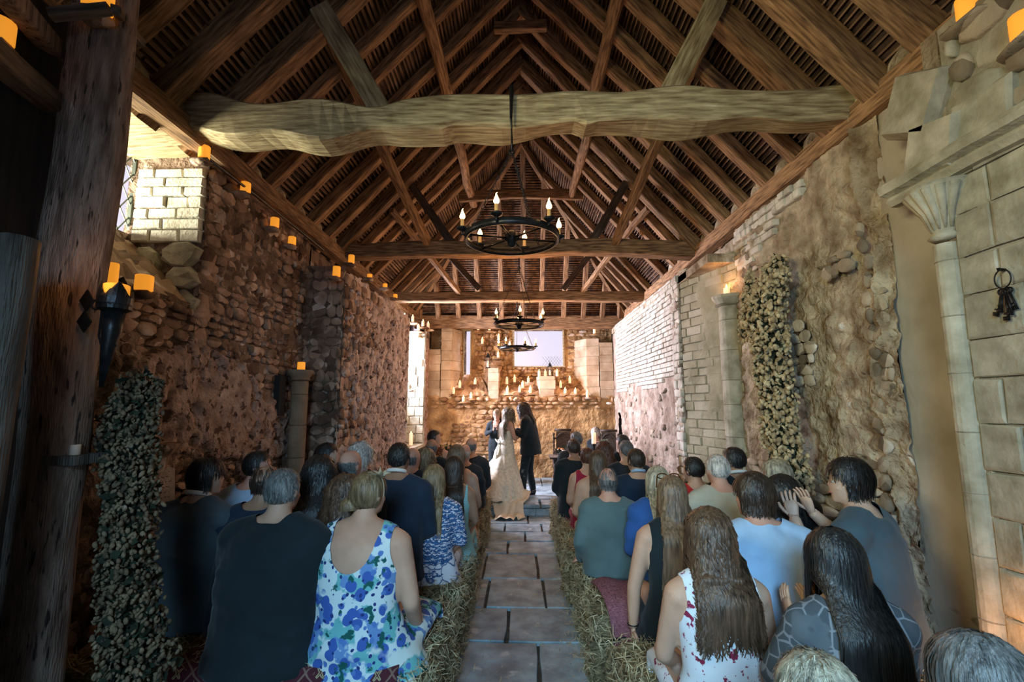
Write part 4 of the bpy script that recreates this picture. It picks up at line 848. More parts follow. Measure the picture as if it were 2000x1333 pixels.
def garment(fg, par, name, mat, parts, vox, cutf=None, wr=.006, sm=3, seed=1, wa=1.):
    mb = MB(); c = fg.sc
    for p in parts:
        k, g = p[0], p[1]
        if k == 'torso': fg.torso(mb, g, wa=wa, z1=p[2] if len(p) > 2 else .6)
        elif k == 'sleeves':
            for sd in (-1, 1): fg.arm(mb, sd, g, p[2] if len(p) > 2 else 2.)
        elif k == 'legs': fg.legs(mb, g, p[2] if len(p) > 2 else 2, feet=False)
        elif k == 'collar': mb.loft([fg.T((0, -.005, .57)), fg.T((0, -.002, .625)), fg.T((0, .0, .672))], [(.095*c+g, .082*c+g), (.070+g, .066+g), (.066+g, .062+g)], 16, side=(1, 0, 0))
        elif k == 'hem': mb.loft([fg.T((0, -.03, .16)), fg.T((0, -.04, .04)), fg.T((0, -.045, p[2]))], [(.17*fg.w*fg.fat*c+g, .13*fg.fat*c+g), (.195*fg.w*fg.fat*c+g, .155*fg.fat*c+g), (.205*fg.w*fg.fat*c+g, .165*fg.fat*c+g)], 18, side=(1, 0, 0))
        elif k == 'skirt':
            w_, l_ = p[2], p[3]; hw = (.20*fg.w*fg.fat)*c
            mb.loft([fg.T((0, -.03, .24)), fg.T((0, -.03, .14)), (0, -.02, .05), (0, -.01, -.02), (0, .0, -l_)], [(.16*fg.w*fg.fat*c+g, .12*c+g), (.19*fg.w*fg.fat*c+g, .15*c+g), (hw*w_+g, .19*c), (hw*w_*1.12+g, .22*c), (hw*w_*1.2+g, .24*c)], 22, side=(1, 0, 0))
            mb.loft([(0, .0, .06), (0, .2*c, .075), (0, .42*c, .07)], [(hw*w_*1.0, .11), (hw*w_*1.02, .105), (hw*w_*1.0, .085)], 18, side=(1, 0, 0)); mb.loft([(0, .43*c, .09), (0, .46*c, -.12), (0, .47*c, -.28)], [(hw*w_, .07), (hw*w_*1.05, .06), (hw*w_*1.1, .05)], 18, side=(1, 0, 0))
    V, F_, Nn = remesh(mb, vox, sm)
    # folds: stretched noise, stronger at waist and elbows
    q = np.stack([V[:, 0]*9+seed, V[:, 1]*9, V[:, 2]*22], 1); f2 = np.stack([V[:, 0]*5+V[:, 2]*14, V[:, 1]*5, V[:, 2]*5+seed], 1)
    V = V+Nn*((np.abs(vnoise(q, seed))*1.6-.4)*wr+(vnoise(f2, seed+2))*wr*1.6)[:, None]
    if cutf is not None: V, F_ = cut(V, F_, cutf)
    return qmesh(name, V, F_, mat, par)
def cloth(name, c, k=.75, **kw): return M('cloth_'+name, [G(c, k), c, G(c, 1.15)], scale=4, rough=.9, bump=.15, bscale=240, sheen=.1, spec=.15, **kw)
def patt(name, base, layers, rough=.8):
    """layers: (kind, scale, threshold, colour); kinds flower, blob, ring, stripe, vine"""
    if name in MC: return MC[name]
    m = bpy.data.materials.new('cloth_'+name); m.use_nodes = True; nt = m.node_tree; N = nt.nodes; L = nt.links; b = N['Principled BSDF']; b.inputs['Roughness'].default_value = rough; b.inputs['Specular IOR Level'].default_value = .2
    tc = N.new('ShaderNodeTexCoord'); cur = None; src = tc.outputs['Object']
    ns = N.new('ShaderNodeTexNoise'); ns.inputs['Scale'].default_value = 9; L.new(src, ns.inputs['Vector'])
    wm = N.new('ShaderNodeVectorMath'); wm.operation = 'MULTIPLY_ADD'; L.new(ns.outputs['Color'], wm.inputs[0]); wm.inputs[1].default_value = (.05, .05, .05); L.new(src, wm.inputs[2]); warp = wm.outputs[0]
    c0 = N.new('ShaderNodeRGB'); c0.outputs[0].default_value = (*base, 1); cur = c0.outputs[0]
    for kind, sc, th, col in layers:
        soft = .015
        if kind in ('flower', 'ring', 'vine'):
            v = N.new('ShaderNodeTexVoronoi'); v.inputs['Scale'].default_value = sc; L.new(warp if kind != 'ring' else src, v.inputs['Vector'])
            if kind == 'vine': v.feature = 'DISTANCE_TO_EDGE'
            val = v.outputs['Distance']; inv = kind != 'ring'
            if kind == 'ring': v.feature = 'DISTANCE_TO_EDGE'; inv = True
        elif kind == 'blob': v = N.new('ShaderNodeTexNoise'); v.inputs['Scale'].default_value = sc; v.inputs['Detail'].default_value = 3; L.new(src, v.inputs['Vector']); val = v.outputs['Fac']; inv = False
        elif kind == 'stripe': v = N.new('ShaderNodeTexWave'); v.inputs['Scale'].default_value = sc; v.bands_direction = 'Z'; v.inputs['Distortion'].default_value = 1.5; L.new(src, v.inputs['Vector']); val = v.outputs['Fac']; inv = False
        elif kind == 'mirror':
            sx = N.new('ShaderNodeSeparateXYZ'); L.new(src, sx.inputs[0]); ab = N.new('ShaderNodeMath'); ab.operation = 'ABSOLUTE'; L.new(sx.outputs[0], ab.inputs[0])
            cx = N.new('ShaderNodeCombineXYZ'); L.new(ab.outputs[0], cx.inputs[0]); L.new(sx.outputs[2], cx.inputs[2])
            v = N.new('ShaderNodeTexWave'); v.wave_type = 'RINGS'; v.inputs['Scale'].default_value = sc; v.inputs['Distortion'].default_value = 9; v.inputs['Detail Scale'].default_value = 2.2; L.new(cx.outputs[0], v.inputs['Vector']); val = v.outputs['Fac']; inv = False
        r = N.new('ShaderNodeMapRange'); L.new(val, r.inputs[0])
        if inv: r.inputs[1].default_value = th+soft; r.inputs[2].default_value = th-soft
        else: r.inputs[1].default_value = th-soft; r.inputs[2].default_value = th+soft
        mix = N.new('ShaderNodeMix'); mix.data_type = 'RGBA'; L.new(r.outputs[0], mix.inputs[0]); L.new(cur, mix.inputs[6]); mix.inputs[7].default_value = (*col, 1); cur = mix.outputs[2]
    L.new(cur, b.inputs['Base Color']); MC[name] = m; return m
CL = {'black': cloth('black', (.014, .022, .027)), 'charcoal': cloth('charcoal', (.026, .034, .040)), 'navy': cloth('navy', (.016, .030, .055)), 'slate': cloth('slate', (.055, .075, .09)), 'tealtee': cloth('slate_tee', (.06, .10, .13)),
      'bluegreen': cloth('bluegreen_knit', (.10, .155, .165), bstretch=(1, 1, 1)), 'jeans': cloth('jeans', (.04, .065, .10)), 'darkgreen': cloth('darkgreen', (.012, .045, .035)), 'lightblue': cloth('lightblue', (.36, .52, .72)), 'cream': cloth('cream', (.46, .44, .36)),
      'red': cloth('red', (.50, .03, .025)), 'burgundy': cloth('burgundy', (.30, .02, .05)), 'royal': cloth('royal', (.03, .10, .32)), 'nude': cloth('nude', (.55, .40, .30)), 'white': cloth('white', (.75, .75, .72)), 'peach': cloth('peach', (.62, .34, .22)), 'shoe': cloth('shoe', (.02, .02, .02)),
      'floral': patt('blue_floral', (.62, .74, .76), [('blob', 8, .53, (.16, .46, .48)), ('blob', 10, .57, (.14, .28, .55)), ('flower', 13, .40, (.05, .12, .42)), ('flower', 19, .27, (.09, .20, .50)), ('flower', 25, .22, (.02, .04, .18)), ('blob', 16, .62, (.01, .10, .09)), ('blob', 5, .64, (.62, .72, .70))]),
      'paisley': patt('blue_paisley', (.66, .68, .78), [('mirror', 9, .52, (.05, .16, .36)), ('mirror', 21, .78, (.02, .05, .16)), ('vine', 26, .035, (.03, .07, .20))]), 'paislskirt': patt('white_vine_skirt', (.70, .72, .80), [('vine', 7, .02, (.04, .09, .24))]),
      'sprig': patt('white_sprig', (.66, .72, .80), [('blob', 24, .635, (.22, .02, .06)), ('blob', 44, .66, (.28, .06, .11))]), 'lace': patt('black_lace', (.012, .012, .014), [('vine', 30, .03, (.10, .09, .09)), ('blob', 14, .66, (.22, .02, .02))]),
      'hex': patt('hexagon_chiffon', (.07, .085, .10), [('ring', 16, .05, (.22, .24, .27)), ('blob', 6, .6, (.10, .12, .14))]), 'aqua': patt('aqua_pleat', (.22, .44, .46), [('stripe', 22, .55, (.36, .58, .58))]), 'lilac': patt('lilac_lace', (.42, .34, .42), [('vine', 22, .05, (.60, .52, .60))]), 'flowerred': patt('red_floral', (.10, .05, .04), [('flower', 14, .3, (.55, .14, .05)), ('flower', 23, .2, (.7, .45, .1))])}
PERS = []
def person(hx, hy, Y, label, top, hr, yaw=0, arms='lap', w=1., fat=1., sk='fair', hyaw=0, hpitch=0, htilt=0, hs=1., lean=0., lod=None, seat=.50, legs='charcoal', face=False, group=None, collar=None, seed=None, shw=1., dy=0.):
    P = atY(hx, hy, Y); seed = seed or len(PERS)+3; sc = min(1.14, max(.88, (P.z-seat-.100*hs)/.642)); lod = lod if lod is not None else (.95 if Y < 3.3 else (.48 if Y < 5 else .24))
    fg = Fig(sc, w, fat, hs, lean, R(hyaw), R(hpitch), R(htilt), arms, shw=shw); vox = .0125 if Y < 3.3 else (.017 if Y < 5 else .022)
    ya = R(yaw); hcw = rotz(ya)@fg.hc; o = empty('person', (P.x-hcw[0], P.y-hcw[1]+dy, P.z-fg.hc[2]), ya, label=label, category='person'); PERS.append(o)
    mb = MB(); fg.torso(mb); fg.head(mb)
    for sd in (-1, 1): fg.arm(mb, sd)
    fg.legs(mb); V, F_, Nn = remesh(mb, vox*1.22, 2 if Y < 5 else 1); ex = MB()
    for sd in (-1, 1): hand(ex, fg.A[sd][2], fg.A[sd][3], fg.A[sd][4], .95, -sd, .15 if arms == 'clap' else .35)
    qmesh('body', V, F_, SK[sk], o, ex)
    kind, mt = top; m = CL[mt]; c = fg.sc; nk = fg.neck; zc = fg.T((0, 0, .6))[2]; gv = vox*1.15; sd_ = seed
    if kind in ('suit', 'jacket'):
        def cf(X): return ~((np.hypot(X[:, 0]-nk[0], X[:, 1]-nk[1]) < .105) & (X[:, 2] > nk[2]-.035-.35*np.clip(X[:, 1]-nk[1]+.03, 0, .3)))
        garment(fg, o, 'jacket', m, [('torso', .022), ('sleeves', .013), ('hem', .020, -.02), ('collar', .012)], gv, cf, .013, seed=sd_, wa=1.10)
        garment(fg, o, 'trousers', CL[legs], [('legs', .012)], .034, None, .004)
        if collar is not None:
            q = MB(); q.loft([fg.T((.064*math.cos(t), .008+.062*math.sin(t), .640-.02*math.sin(t)))+np.array((0, 0, .012)) for t in np.linspace(0, 2*math.pi, 17)[:-1]], (.014, .004), 6, closed=True, side=(0, 0, 1)); q.build('shirt_collar', CL[collar], o, True)
    elif kind in ('shirt', 'tee', 'blouse'):
        def cf(X): 
            k = ~((np.hypot(X[:, 0]-nk[0], X[:, 1]-nk[1]) < .10) & (X[:, 2] > nk[2]-(.028 if kind == 'shirt' else .06)-.25*np.clip(X[:, 1]-nk[1], 0, .3)))
            return k
        garment(fg, o, kind if kind != 'tee' else 't_shirt', m, [('torso', .019), ('sleeves', .014, .62 if kind == 'tee' else 2.), ('hem', .014, .0)]+([('collar', .008)] if kind == 'shirt' else []), gv, cf, .010, seed=sd_, wa=1.08)
        garment(fg, o, 'trousers', CL[legs], [('legs', .014)], .030, None, .005)
    else:
        deep = {'scoop': .20, 'strapless': .20, 'sleeveless': .05, 'bare': .30}.get(kind, .05); wd = {'scoop': .115, 'bare': .12}.get(kind, .085)*w
        def cf(X):
            x, y, z = X[:, 0], X[:, 1], X[:, 2]
            if kind == 'strapless': return z < fg.T((0, 0, .42))[2]
            a = np.ones(len(X), bool)
            for sd in (-1, 1):
                S0 = fg.A[sd][0]; ax = sd*(x-S0[0]); a &= ~((ax > -.012*c+.9*np.abs(z-S0[2])*.0) & (z > S0[2]-.16*c) & (ax > -.012*c+.12*np.clip((S0[2]-z)/.16, 0, 1)**2*.5))
            t = np.clip((nk[2]-.02-z)/(deep*c), 0, 1); back = np.abs(x-nk[0]) < wd*np.sqrt(np.clip(1-t**2.2, 0, 1)); a &= ~(back & (z > nk[2]-.02-deep*c) & (y < nk[1]+.02)); a &= ~((np.hypot(x-nk[0], y-nk[1]) < .095) & (z > nk[2]-.07)); return a
        sk_w = {'scoop': 1.25}.get(kind, 1.05)
        if kind == 'longsleeve':
            def cf(X): return ~((np.hypot(X[:, 0]-nk[0], X[:, 1]-nk[1]) < .10) & (X[:, 2] > nk[2]-.05))
            garment(fg, o, 'blouse', m, [('torso', .014), ('sleeves', .013, 1.6), ('hem', .013, .08)], gv, cf, .006, seed=sd_); garment(fg, o, 'skirt', CL[legs], [('skirt', .012, sk_w, .06)], gv*1.2, None, .008, seed=sd_+1)
        else: garment(fg, o, 'dress', m, [('torso', .010), ('skirt', .012, sk_w, .10 if kind == 'scoop' else .05)], gv, cf, .005, seed=sd_)
    hk = list(hr); hair(fg, o, hk[0], hk[1], hk[2] if len(hk) > 2 else .2, lod, seed)
    if face: fg.face(o)
    o['_y'] = 0; del o['_y']; return o, fg
# ---- guests, left of the aisle
WLc = 'white'
pe = person
cm, cf_ = pe(555, 962, 2.74, 'heavy man in a long black overcoat with thinning grey hair, front left bale', ('jacket', 'black'), ('short', 'grey'), w=1.16, fat=1.12, hs=1.06, hyaw=-12, legs='black', shw=.98, yaw=-4, arms='clap')
fw, ff = pe(722, 968, 2.78, 'woman in a white and blue floral sundress with swept up hair and feathers', ('scoop', 'floral'), ('bun', 'ash'), w=1.10, fat=1.12, sk='fair', hs=1.05, hyaw=-28, htilt=R(0), arms=('lap', 'side'), yaw=-6)
p_, _ = pe(405, 935, 3.12, 'man in a dark blue suit with black wavy hair nearest the left wall', ('suit', 'slate'), ('thick', 'black'), w=1.08, hyaw=-40, arms='clap', collar='white', yaw=-14, sk='pale')
pe(522, 945, 3.1, 'man with close cropped balding hair behind the overcoat man', ('suit', 'navy'), ('bald', 'dark', .6), hyaw=-30, sk='tan')
pe(505, 915, 3.55, 'young man in a light blue shirt with short dark hair by left wall', ('shirt', 'lightblue'), ('short', 'black'), hyaw=-60, arms='clap', yaw=-10, sk='pink')
pe(625, 928, 3.2, 'woman in a dark green top with long black wavy hair', ('longsleeve', 'darkgreen'), ('wavy', 'black', .22), hyaw=-20, legs='darkgreen', arms='clap', sk='pale')
pe(640, 895, 4.0, 'dark haired woman turned right behind the dark green top', ('longsleeve', 'black'), ('short', 'black'), hyaw=-70, legs='black', sk='pale')
pe(685, 910, 3.55, 'bald man in a black suit with white collar on the left side', ('suit', 'black'), ('bald', 'salt'), hyaw=-25, collar='white', sk='pink', w=1.04)
pe(706, 893, 4.5, 'older woman with curly white hair beside the left rubble wall', ('longsleeve', 'charcoal'), ('curly', 'white', .02), hyaw=-45, sk='pink', legs='charcoal')
pe(676, 972, 3.05, 'woman in lilac lace with brown curls hidden behind the floral sundress', ('longsleeve', 'lilac'), ('curly', 'brown', .12), legs='lilac', hyaw=-30, w=1.06, arms='clap')
pe(781, 897, 3.75, 'tall man in a charcoal suit with short black hair and white collar', ('suit', 'navy'), ('short', 'black'), collar='white', hyaw=-20, sk='tan')
pe(848, 940, 3.95, 'blonde woman in a blue and white paisley blouse at the aisle', ('longsleeve', 'paisley'), ('bob', 'blonde', .16), legs='paislskirt', w=1.02, sk='fair')
pe(806, 897, 5.0, 'bald man peeping between the charcoal suit and blond boy', ('suit', 'navy'), ('bald', 'salt'), hyaw=-50, sk='pink')
pe(831, 900, 5.2, 'boy with curly blond hair clapping beside the left aisle guests', ('shirt', 'navy'), ('curly', 'blonde', .0), hyaw=-60, arms='clap', hs=.94, w=.9, sk='fair')
pe(888, 918, 4.6, 'woman in a pleated aqua dress with long dark hair', ('bare', 'aqua'), ('long', 'dark', .17), sk='tan', w=.95, hyaw=-15, arms='lap')
pe(893, 893, 5.2, 'brown haired woman in a peach dress just behind the aqua dress', ('sleeveless', 'peach'), ('bob', 'mouse', .08), sk='fair', hyaw=-20)
pe(908, 886, 5.9, 'balding white haired man in dark suit at the left aisle', ('suit', 'charcoal'), ('bald', 'white'), hyaw=-20, sk='pink')
pe(921, 872, 6.5, 'balding man in dark suit nearest the bridal train', ('suit', 'charcoal'), ('bald', 'grey'), hyaw=-25, sk='fair')
pe(843, 875, 6.3, 'bald man in a dark suit in front of the orange flowers', ('suit', 'black'), ('bald', 'grey'), sk='tan')
pe(849, 857, 7.1, 'dark haired woman with flowers in her hair at the far left front', ('sleeveless', 'flowerred'), ('short', 'black'), hyaw=-80, sk='fair', lod=.4)
# ---- guests, right of the aisle
pe(1120, 877, 6.1, 'man in a black suit with short dark hair at the right aisle end', ('suit', 'black'), ('short', 'dark'), sk='tan', hyaw=15)
pe(1125, 861, 6.8, 'grey haired man half hidden in front of the black suit', ('suit', 'charcoal'), ('short', 'salt'), hyaw=25)
pe(1147, 896, 5.5, 'woman in a sleeveless burgundy top with short auburn hair', ('sleeveless', 'burgundy'), ('short', 'auburn'), sk='fair', w=.95)
pe(1167, 905, 4.9, 'bare shouldered woman with long brown hair in the right rows', ('strapless', 'nude'), ('long', 'brown', .22), sk='fair', hyaw=10)
cw, cf2 = pe(1180, 885, 5.9, 'woman with curly auburn hair and a pale feather headpiece', ('scoop', 'nude'), ('curly', 'auburn', .07), sk='pale')
pe(1187, 942, 4.05, 'balding man in a blue green jumper on the aisle end bale', ('shirt', 'bluegreen'), ('bald', 'salt', .6), w=1.10, fat=1.12, sk='pink', legs='jeans', arms=('side', 'lap'), lod=.8)
pe(1222, 882, 5.45, 'man in a dark suit with cropped greying hair beside the curly woman', ('suit', 'charcoal'), ('crop', 'salt'), sk='fair', hyaw=20)
pe(1241, 902, 4.75, 'man in a navy suit with dark swept hair on the right side', ('suit', 'navy'), ('short', 'dark'), hyaw=25, collar='lightblue', w=1.04)
pe(1215, 867, 6.8, 'black haired man at the far right front looking left', ('suit', 'black'), ('short', 'black'), hyaw=50, sk='tan')
pe(1284, 945, 3.75, 'older woman with a pale bob in a royal blue jacket', ('jacket', 'royal'), ('bob', 'cream', .0), sk='pink', legs='royal', hs=.98)
bw, bf = pe(1312, 972, 3.05, 'woman in a sleeveless black top with long straight brown hair and sunglasses on top', ('sleeveless', 'black'), ('long', 'mouse', .24), sk='fair', arms='prop', hs=1.02, lod=1.1)
pe(1353, 920, 4.4, 'woman in a bright red top with short black hair', ('blouse', 'red'), ('short', 'black'), hyaw=35, sk='fair', legs='charcoal')
pe(1400, 920, 3.75, 'elderly man in a cream jacket with white cropped hair', ('jacket', 'cream'), ('crop', 'white'), hyaw=20, sk='pink', w=1.05, lod=.8, arms='clap')
pe(1432, 902, 4.25, 'man in a dark suit with black hair beyond the cream jacket', ('suit', 'black'), ('short', 'black'), hyaw=40, collar='white', sk='tan')
pe(1514, 932, 3.65, 'grey blond person mostly hidden beneath the hanging hops', ('blouse', 'charcoal'), ('thick', 'cream'), hyaw=40, sk='pink')
pe(1470, 972, 2.65, 'man in a pale blue shirt with tousled dark brown hair', ('shirt', 'lightblue'), ('thick', 'dark'), w=1.08, hyaw=30, arms='lap', sk='pink', hs=1.0)
pe(1527, 970, 3.1, 'woman with black hair in a black lace dress near the hops', ('longsleeve', 'lace'), ('wavy', 'black', .12), hyaw=15, legs='lace')
ym, yf = pe(1657, 944, 2.65, 'young man in a slate blue t-shirt clapping by the right wall', ('tee', 'tealtee'), ('thick', 'black'), yaw=38, hyaw=28, arms='high', w=1.05, face=True, sk='pale', hs=1.02)
ww, wf_ = pe(1385, 1052, 2.24, 'woman in a white sprigged dress with thick wavy dark brown hair', ('sleeveless', 'sprig'), ('wavy', 'brown', .16), sk='fair', w=.98, lod=1.5, arms='lap', hs=1.02)
lw, lf_ = pe(1626, 1098, 1.95, 'woman in hexagon patterned chiffon with very long black hair', ('longsleeve', 'hex'), ('long', 'black', .36), legs='hex', hyaw=25, lod=1.4, arms='clap', sk='pale')
pe(1600, 1400, 1.22, 'top of a pale blonde head at the bottom edge right of aisle', ('blouse', 'charcoal'), ('puff', 'cream'), lod=1.6, seat=.42)
pe(1915, 1352, 1.22, 'person with soft ash grey hair in the bottom right corner', ('jacket', 'black'), ('long', 'grey', .12), hyaw=25, lod=2.4, seat=.45)
pe(1163, 848, 9.75, 'white haired woman seated in the carved chair by the back wall', ('jacket', 'black'), ('bob', 'white', .0), yaw=165, face=True, sk='pink', hyaw=-25, hpitch=20, seat=.65, lod=.5)
# belts, headpieces
def ring(fg, z, g, mat, name, par, t=.012):
    y, z_, rx, ry = [np.interp(z, [a[1] for a in TOR], [a[i] for a in TOR]) for i in (0, 1, 2, 3)]; c = fg.sc
    q = MB(); q.loft([fg.T((0, y, z))+np.array(((rx*fg.w*fg.fat*c+g)*math.cos(t_), (ry*fg.fat*c+g)*math.sin(t_), 0)) for t_ in np.linspace(0, 2*math.pi, 29)[:-1]], (t, .004), 6, closed=True, side=(0, 0, 1)); q.build(name, mat, par, True)
ring(wf_, .17, .020, M('belt_red', [(.20, .03, .03)], bump=0), 'belt', ww)
def feathers(fg, par, base, n, L_, mat, seed, nm='feather'):
    g = random.Random(seed); b = fg.hc+fg.hr@np.array(base)*fg.hs; o = MB()
    for i in range(n):
        d = Vector((g.uniform(-.8, 1), g.uniform(-.7, .5), g.uniform(.0, 1))).normalized(); l = L_*g.uniform(.5, 1.2); cv = Vector((g.uniform(-.5, .5), g.uniform(-.5, .2), g.uniform(-.8, .2)))*l*.6
        pts = [Vector(b)+d*l*t+cv*t*t for t in (0, .25, .5, .75, 1)]; o.loft(pts, [(.003, .001), (.010, .001), (.009, .001), (.005, .001), (.001, .001)], 4)
    return o.build('feather_headpiece', mat, par)
m_feath = M('feather_cream', [(.34, .29, .20), (.50, .44, .33)], bump=.1); feathers(ff, fw, (.055, .02, .10), 26, .06, m_feath, 3)
q = MB(); q.loft([ff.hc+ff.hr@np.array((.082*math.cos(a), .03, .022+.104*math.sin(a)))*ff.hs for a in np.linspace(-.3, 3.4, 14)], (.006, .003), 6, side=(0, 1, 0)); q.build('hair_band', m_feath, fw)
feathers(cf2, cw, (.0, -.02, .12), 30, .09, m_feath, 8)
q = MB()
for sd in (-1, 1): q.loft([bf.hc+np.array((sd*.038+.032*math.cos(a), .055, .120+.016*math.sin(a))) for a in np.linspace(0, 6.28, 13)[:-1]], .004, 6, closed=True); q.loft([bf.hc+np.array((sd*.07, .055, .12)), bf.hc+np.array((sd*.093, .0, .06))], .004, 6)
q.build('sunglasses', M('tortoise', [(.08, .03, .01)], rough=.2, bump=0), bw)
for o_, fg_, sd in ((bw, bf, -1),):
    q = MB(); w0 = fg_.A[sd][2]; q.loft([w0+np.array((.03*math.cos(a), .03*math.sin(a), .02)) for a in np.linspace(0, 6.28, 13)[:-1]], .004, 6, closed=True); q.build('bracelet', m_iron, o_)
# ---- the couple and the officiant
def standing(hx, hy, Y, label, yaw, sk, arms, w=1., fat=1., lean=0., hyaw=0, hpitch=0, floor_z=.19, hs=1., face=False, feet=True, legspread=((0, 0), (0, 0)), htilt=0):
    P = atY(hx, hy, Y); sc = (P.z-floor_z-.100*hs)/(.642+.87); fg = Fig(sc, w, fat, hs, lean, R(hyaw), R(hpitch), R(htilt), arms, True, ph={'floor': -.87*sc, 'leg': legspread}); ya = R(yaw); hcw = rotz(ya)@fg.hc
    o = empty('person', (P.x-hcw[0], P.y-hcw[1], floor_z+.87*sc), ya, label=label, category='person'); o.location.z = P.z-fg.hc[2]
    fg.ph['floor'] = floor_z-o.location.z
    mb = MB(); fg.torso(mb); fg.head(mb)
    for sd in (-1, 1): fg.arm(mb, sd)
    fg.legs(mb); V, F_, Nn = remesh(mb, .013, 2); ex = MB()
    for sd in (-1, 1): hand(ex, fg.A[sd][2], fg.A[sd][3], fg.A[sd][4], .9, -sd, .3)
    qmesh('body', V, F_, SK[sk], o, ex)
    if face: fg.face(o)
    return o, fg
def shoes(fg, o, mat):
    mb = MB(); c = fg.sc
    for sd in (-1, 1):
        kx = fg.ph['leg'][0 if sd < 0 else 1]; an = np.array((sd*.105*c+kx[0], kx[1]-.01, fg.ph['floor']+.09))
        mb.loft([an+(0, -.045, -.04), an+(0, -.01, -.03), an+(0, .06, -.045), an+(0, .18, -.062), an+(0, .23, -.068)], [(.030, .046), (.045, .052), (.050, .042), (.050, .026), (.03, .018)], 12, side=(1, 0, 0))
    mb.build('shoes', mat, o, True)
# groom faces left (towards the bride)
gm, gf = standing(1022, 801, 8.75, 'groom in a black suit with long dark hair kissing the bride', 82, 'fair', ('hold', 'hold'), w=1.22, fat=1.12, hpitch=14, hs=1.04, lean=.03, legspread=((-.02, .10), (.02, -.06)))
nk = gf.neck
garment(gf, gm, 'jacket', CL['black'], [('torso', .026), ('sleeves', .015), ('hem', .024, -.10), ('collar', .012)], .016, lambda X: ~((np.hypot(X[:, 0]-nk[0], X[:, 1]-nk[1]) < .105) & (X[:, 2] > nk[2]-.035)), .007, wa=1.12)
garment(gf, gm, 'trousers', CL['black'], [('legs', .018)], .018, lambda X: X[:, 2] > gf.ph['floor']+.05, .006); shoes(gf, gm, M('shoe_leather', [(.012, .012, .012)], rough=.3, bump=0)); hair(gf, gm, 'wavy', 'dark', .15, .8, 5)
bd, bf_ = standing(994, 809, 8.62, 'bride in a strapless ivory lace gown with bow and long train', -62, 'fair', ('hold', 'hold'), w=.86, hpitch=-8, hs=.97, lean=-.02)
nk2 = bf_.neck; fz = bf_.ph['floor']
m_gown = M('gown_ivory', [(.56, .50, .36), (.70, .64, .48), (.80, .75, .60)], scale=26, rough=.6, bump=.5, bscale=60, sheen=.3)
mb = MB(); bf_.torso(mb, .012, z1=.46); c = bf_.sc
mb.loft([(0, -.03, .28*c), (0, -.03, .12*c), (0, -.04, -.05), (0, -.10, -.35), (0, -.20, fz+.28), (0, -.27, fz+.02)], [(.145*c, .115*c), (.18*c, .15*c), (.195*c, .18*c), (.31, .33), (.43, .50), (.50, .62)], 30, side=(1, 0, 0))
V, F_, Nn = remesh(mb, .014, 3); an = np.arctan2(V[:, 1]+.1, V[:, 0]); dn = np.clip((-.0-V[:, 2])/.6, 0, 1); V = V+Nn*(dn*.022*np.sin(an*13+2*np.sin(an*3)))[:, None]
V, F_ = cut(V, F_, lambda X: (X[:, 2] < .43*c+.02*np.abs(X[:, 0])) & (X[:, 2] > fz+.012)); gown = qmesh('gown', V, F_, m_gown, bd)
q = MB()
for (a_, b_, d_) in (((0, -.17, .17), (-.09, -.20, .22), .035), ((0, -.17, .17), (.09, -.20, .22), .035), ((0, -.18, .16), (-.04, -.27, -.12), .028), ((0, -.18, .16), (.04, -.27, -.16), .028)): q.loft([a_, tuple((np.array(a_)+np.array(b_))/2+np.array((0, -.01, .012))), b_], [(.012, .008), (d_, .012), (d_*.9, .006)], 8)
q.ell((0, -.18, .165), (.022, .02, .022)); q.build('bow', m_gown, gown)
# train: a thin sheet that pours over the platform edge and down on the aisle
tr = MB(); V = []; nU, nVv = 22, 34; Rz = rotz(R(62)); base = np.array(bd.location)
for j in range(nVv):
    t = j/(nVv-1)
    for i in range(nU):
        s_ = (i/(nU-1)-.5)*2; y_ = 8.55-.85*t; xw = -.24+.05*t+s_*(.40-.20*min(1, t*1.1)+.02*math.sin(t*9))+.03*math.sin(t*14+s_*3)*t
        zg = .20 if y_ > 8.05 else (.20-.17*min(1, (8.05-y_)/.10) if y_ > 7.95 else .03); up = .12*(1-min(1, t*2.2))**1.3
        z_ = zg+up+.018*math.sin(s_*11+t*9)+.03*max(0, math.sin(s_*7+1+t*4))*(1 if t > .1 else 0)+.012; V.append(Rz@(np.array((xw, y_, z_))-base))
Fq = np.array([(j*nU+i, j*nU+i+1, (j+1)*nU+i+1, (j+1)*nU+i) for j in range(nVv-1) for i in range(nU-1)])
train = qmesh('train', np.array(V), Fq, M('tulle', [(.60, .50, .34), (.76, .67, .50)], scale=8, rough=.8, bump=.3, bscale=30), bd); sm_ = train.modifiers.new('s', 'SOLIDIFY'); sm_.thickness = .006
hair(bf_, bd, 'wavy', 'ash', .19, .8, 9)
q = MB()
for i in range(14):
    a = i*.45; q.ell(bf_.hc+bf_.hr@np.array((.09*math.cos(a), -.02+.07*math.sin(a), .055+.03*math.sin(a*2)))*1.0, (.012, .012, .008), None, 6, 4)
q.build('hair_flowers', M('petal_white', [(.8, .78, .74)], bump=0), bd)
off, of = standing(970, 812, 10.1, 'woman officiant in a dark suit with blonde hair clapping behind the bride', 178, 'pink', 'clap', hs=1.02, face=True)
nk3 = of.neck
garment(of, off, 'jacket', CL['black'], [('torso', .020), ('sleeves', .013), ('hem', .020, -.12), ('collar', .006)], .016, lambda X: ~((np.hypot(X[:, 0]-nk3[0], X[:, 1]-nk3[1]-.03) < .095) & (X[:, 2] > nk3[2]-.05-.9*np.clip(X[:, 1]-nk3[1], 0, .12))), .006)
garment(of, off, 'skirt', CL['black'], [('legs', .03, 2)], .018, lambda X: X[:, 2] > of.ph['floor']+.10, .005); hair(of, off, 'bob', 'blonde', .0, .5, 12)
